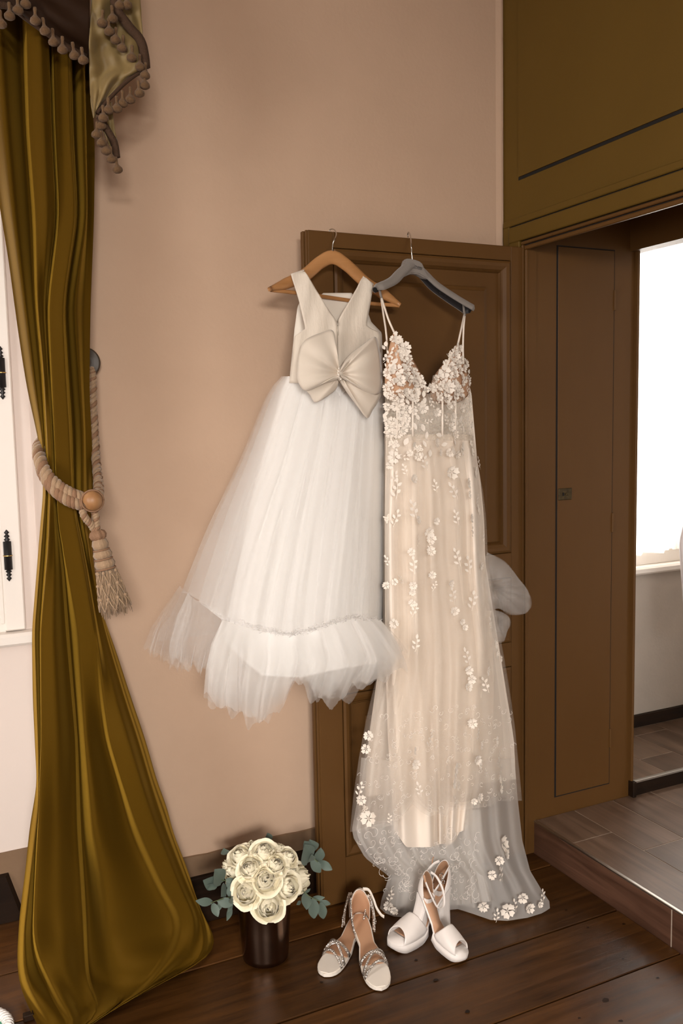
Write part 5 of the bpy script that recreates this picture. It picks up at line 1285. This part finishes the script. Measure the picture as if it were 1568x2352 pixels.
# --- bride's platform heels
def heel_shoe(label, toe, heel, mirror, roll=0):
    root = empty('platform_heel'); tag(root, label, 'high heel', "bride's white platform heels")
    L = .205; ol = sole_outline(L, .0275, .022, .0375); HH = .108
    def bed(t): return .024+(HH-.024)*(1-min(1, max(0, t-.06)/.52))**1.35 if t < .58 else .024
    def bed(t):
        u = min(1, max(0, (t-.05)/.55)); return .024+(HH-.024)*(1-(u*u*(3-2*u)))
    meshobj('sole', *slab(ol, lambda t: bed(t)-.006, bed, 0), M['shoe_satin'], root, True)
    def plat_b(t): return .0+.010*max(0, (t-.86)/.14)**2
    meshobj('platform', *slab(ol, lambda t: max(plat_b(t), min(bed(t)-.004, .05*max(0, .62-t))), lambda t: bed(t)-.003, -.0012, .46, 1.0), M['shoe_satin'], root, True)
    meshobj('outsole', *slab(ol, lambda t: plat_b(t)-.0015, lambda t: plat_b(t)+.0012, .003, .58, .97), M['outsole'], root)
    meshobj('insole', *slab(ol, lambda t: bed(t)-.001, lambda t: bed(t)+.0016, .0032, .02, .80), M['insole'], root, True)
    meshobj('toe_bed', *slab(ol, lambda t: bed(t)-.001, lambda t: bed(t)+.0014, .002, .80, .985), M['shoe_satin'], root, True)
    # block heel, slightly tapered
    V = []; n = 14
    for z, k in ((HH-.004, 1.0), (HH*.66, .86), (HH*.33, .84), (.003, .88), (0.0, .88)):
        for q in range(n):
            a = 2*math.pi*q/n; cx, cw = .025, .024
            x = cx+.0245*k*math.copysign(abs(math.cos(a))**.5, math.cos(a)); y = cw*k*math.copysign(abs(math.sin(a))**.5, math.sin(a)); V.append((x, y, z))
    Fc = [(i*n+q, i*n+(q+1) % n, (i+1)*n+(q+1) % n, (i+1)*n+q) for i in range(4) for q in range(n)]+[tuple(4*n+q for q in range(n))[::-1]]
    o = meshobj('block_heel', V, Fc, M['shoe_satin'], root, False)
    meshobj('heel_tip', *boxdata((.005, -.019, -.003), (.045, .019, .001)), M['outsole'], root)
    # peep-toe vamp
    G = []
    for i in range(16):
        v = i/15; row = []
        for j in range(25):
            a = -1+2*j/24; back = .50+.115*(1-abs(a)**2.2)-.0*abs(a); front = .845+.075*abs(a)**1.6
            t = back+(front-back)*v; w = float(np.interp(t*L, [q[0] for q in ol], [q[1] for q in ol]))+.0008; ang = a*math.pi/2
            h = np.interp(t, [.5, .62, .75, .85, .93], [.046, .046, .036, .027, .022])
            row.append((t*L, w*math.sin(ang)*1.0 if abs(a) < 1 else w*a, bed(t)-.004+(h+.004)*max(0, math.cos(ang))**.72))
        G.append(row)
    o = meshobj('vamp', *griddata(G), M['shoe_satin'], root, True); md = o.modifiers.new('t', 'SOLIDIFY'); md.thickness = .0018; md.offset = 1; md.use_rim = True
    # heel counter
    def counter(off, m, nm, hh):
        G = []
        for i in range(9):
            v = i/8; row = []
            for j in range(33):
                a = -1+2*j/32; ang = a*math.pi*.60; x = L*.13-L*.13*math.cos(ang)*1.02; w = (.0275+off)*math.sin(min(abs(ang), math.pi/2))*(1 if ang > 0 else -1)
                top = hh*(.22+.78*max(0, math.cos(ang*.82))**1.2); t = max(0, x/L)
                row.append((x-off*math.cos(ang)-.004*math.sin(v*3)*math.cos(ang)+.006*v*v*math.cos(ang), w*(1-.10*v*v), bed(min(.5, t))-.003+top*v))
            G.append(row)
        o = meshobj(nm, *griddata(G), m, root, True); md = o.modifiers.new('t', 'SOLIDIFY'); md.thickness = .0014; md.offset = 0
    counter(0, M['shoe_satin'], 'heel_counter', .062); counter(-.0018, M['insole_dark'], 'counter_lining', .060)
    P = [(.010, mirror*.020, HH+.052), (.030, mirror*.028, HH+.046), (.060, mirror*.030, HH+.022), (.082, mirror*.018, HH-.004), (.086, 0, HH-.012), (.080, -mirror*.018, HH-.004), (.058, -mirror*.029, HH+.022), (.030, -mirror*.028, HH+.044), (.010, -mirror*.020, HH+.052)]
    st = tube('ankle_strap', catmull(P, 40), .0040, M['shoe_satin'], root, 8, ((0, 0, 1), .4))
    tube('strap_end', catmull([(.030, -mirror*.029, HH+.044), (.024, -mirror*.032, HH+.058), (.020, -mirror*.032, HH+.062)], 12), .0032, M['insole'], root, 8, ((0, 0, 1), .35))
    q = [(.052+.006*math.cos(a), mirror*.031, HH+.045+.006*math.sin(a)) for a in np.linspace(0, 2*math.pi, 14)]
    tube('buckle', q, .0012, M['steel'], st, 6)
    place(root, toe, heel, roll, L, .9); return root
hl = heel_shoe("bride's white satin peep-toe platform heel standing flat on the boards", PZ(897, 2186, 0), PZ(1028, 2114, 0), 1)
hr = heel_shoe("bride's white satin platform heel leaning with its block heel inside the other", PZ(1066, 2212, 0), PZ(945, 2112, .045), 1, -.12)

# ================================================================== things only partly in the frame
M['green'] = mat('green_felt', (.06, .28, .17), .7)
M['cord_white'] = mat('white_cord', (.85, .82, .80), .6, bump=.3, bscale=400)
gc = PZ(-64, 2388, 0); mt_ = empty('corded_mat', gc); tag(mt_, 'green round mat edged with white twisted cord on the floorboards', 'mat')
R0 = .088
meshobj('mat_top', *lathedata([(.0005, .012), (.02, .0125), (R0*.8, .012), (R0*.9, .009), (R0*.92, .002), (.0005, .001)], 40), M['green'], mt_, True)
for k in range(3):
    pts = []
    for i in range(141):
        a = 2*math.pi*i/140; b = a*17+k*2.094; rr = R0*.97+.009*math.cos(b); pts.append((rr*math.cos(a), rr*math.sin(a), .0135+.008*math.sin(b)))
    meshobj('cord_strand', *tubedata(pts, .006, 7), M['cord_white'], mt_, True)
# small dark foot peeping out under the curtain hem
fp = PZ(66, 2342, 0)
o = meshobj('wooden_wedge', *quadprism([(fp.x-.013, fp.y-.008), (fp.x+.013, fp.y-.008), (fp.x+.013, fp.y+.012), (fp.x-.013, fp.y+.012)], 0, .016), M['dark_wood']); bev(o.data, .002)
tag(o, 'small dark wooden block at the curtain hem', 'block')
# white garment hanging in the far room
G = []
for i in range(26):
    t = i/25; z = 1.30-.62*t; row = []
    wdt = np.interp(t, [0, .2, .42, .7, 1], [.03, .065, .10, .085, .07])
    for j in range(50):
        a = 2*math.pi*j/50; rr = wdt*(1+.10*math.sin(7*a+t*2)+.05*math.sin(13*a))
        row.append((2.583+.02*t+rr*math.cos(a), 2.33+rr*.6*math.sin(a), z))
    G.append(row)
M['satin_white'] = mat('white_cotton', (.86, .80, .80), .6)
o = meshobj('white_garment', *griddata(G, True), M['satin_white'], None, True); tag(o, 'white garment hanging in front of the far window', 'garment')
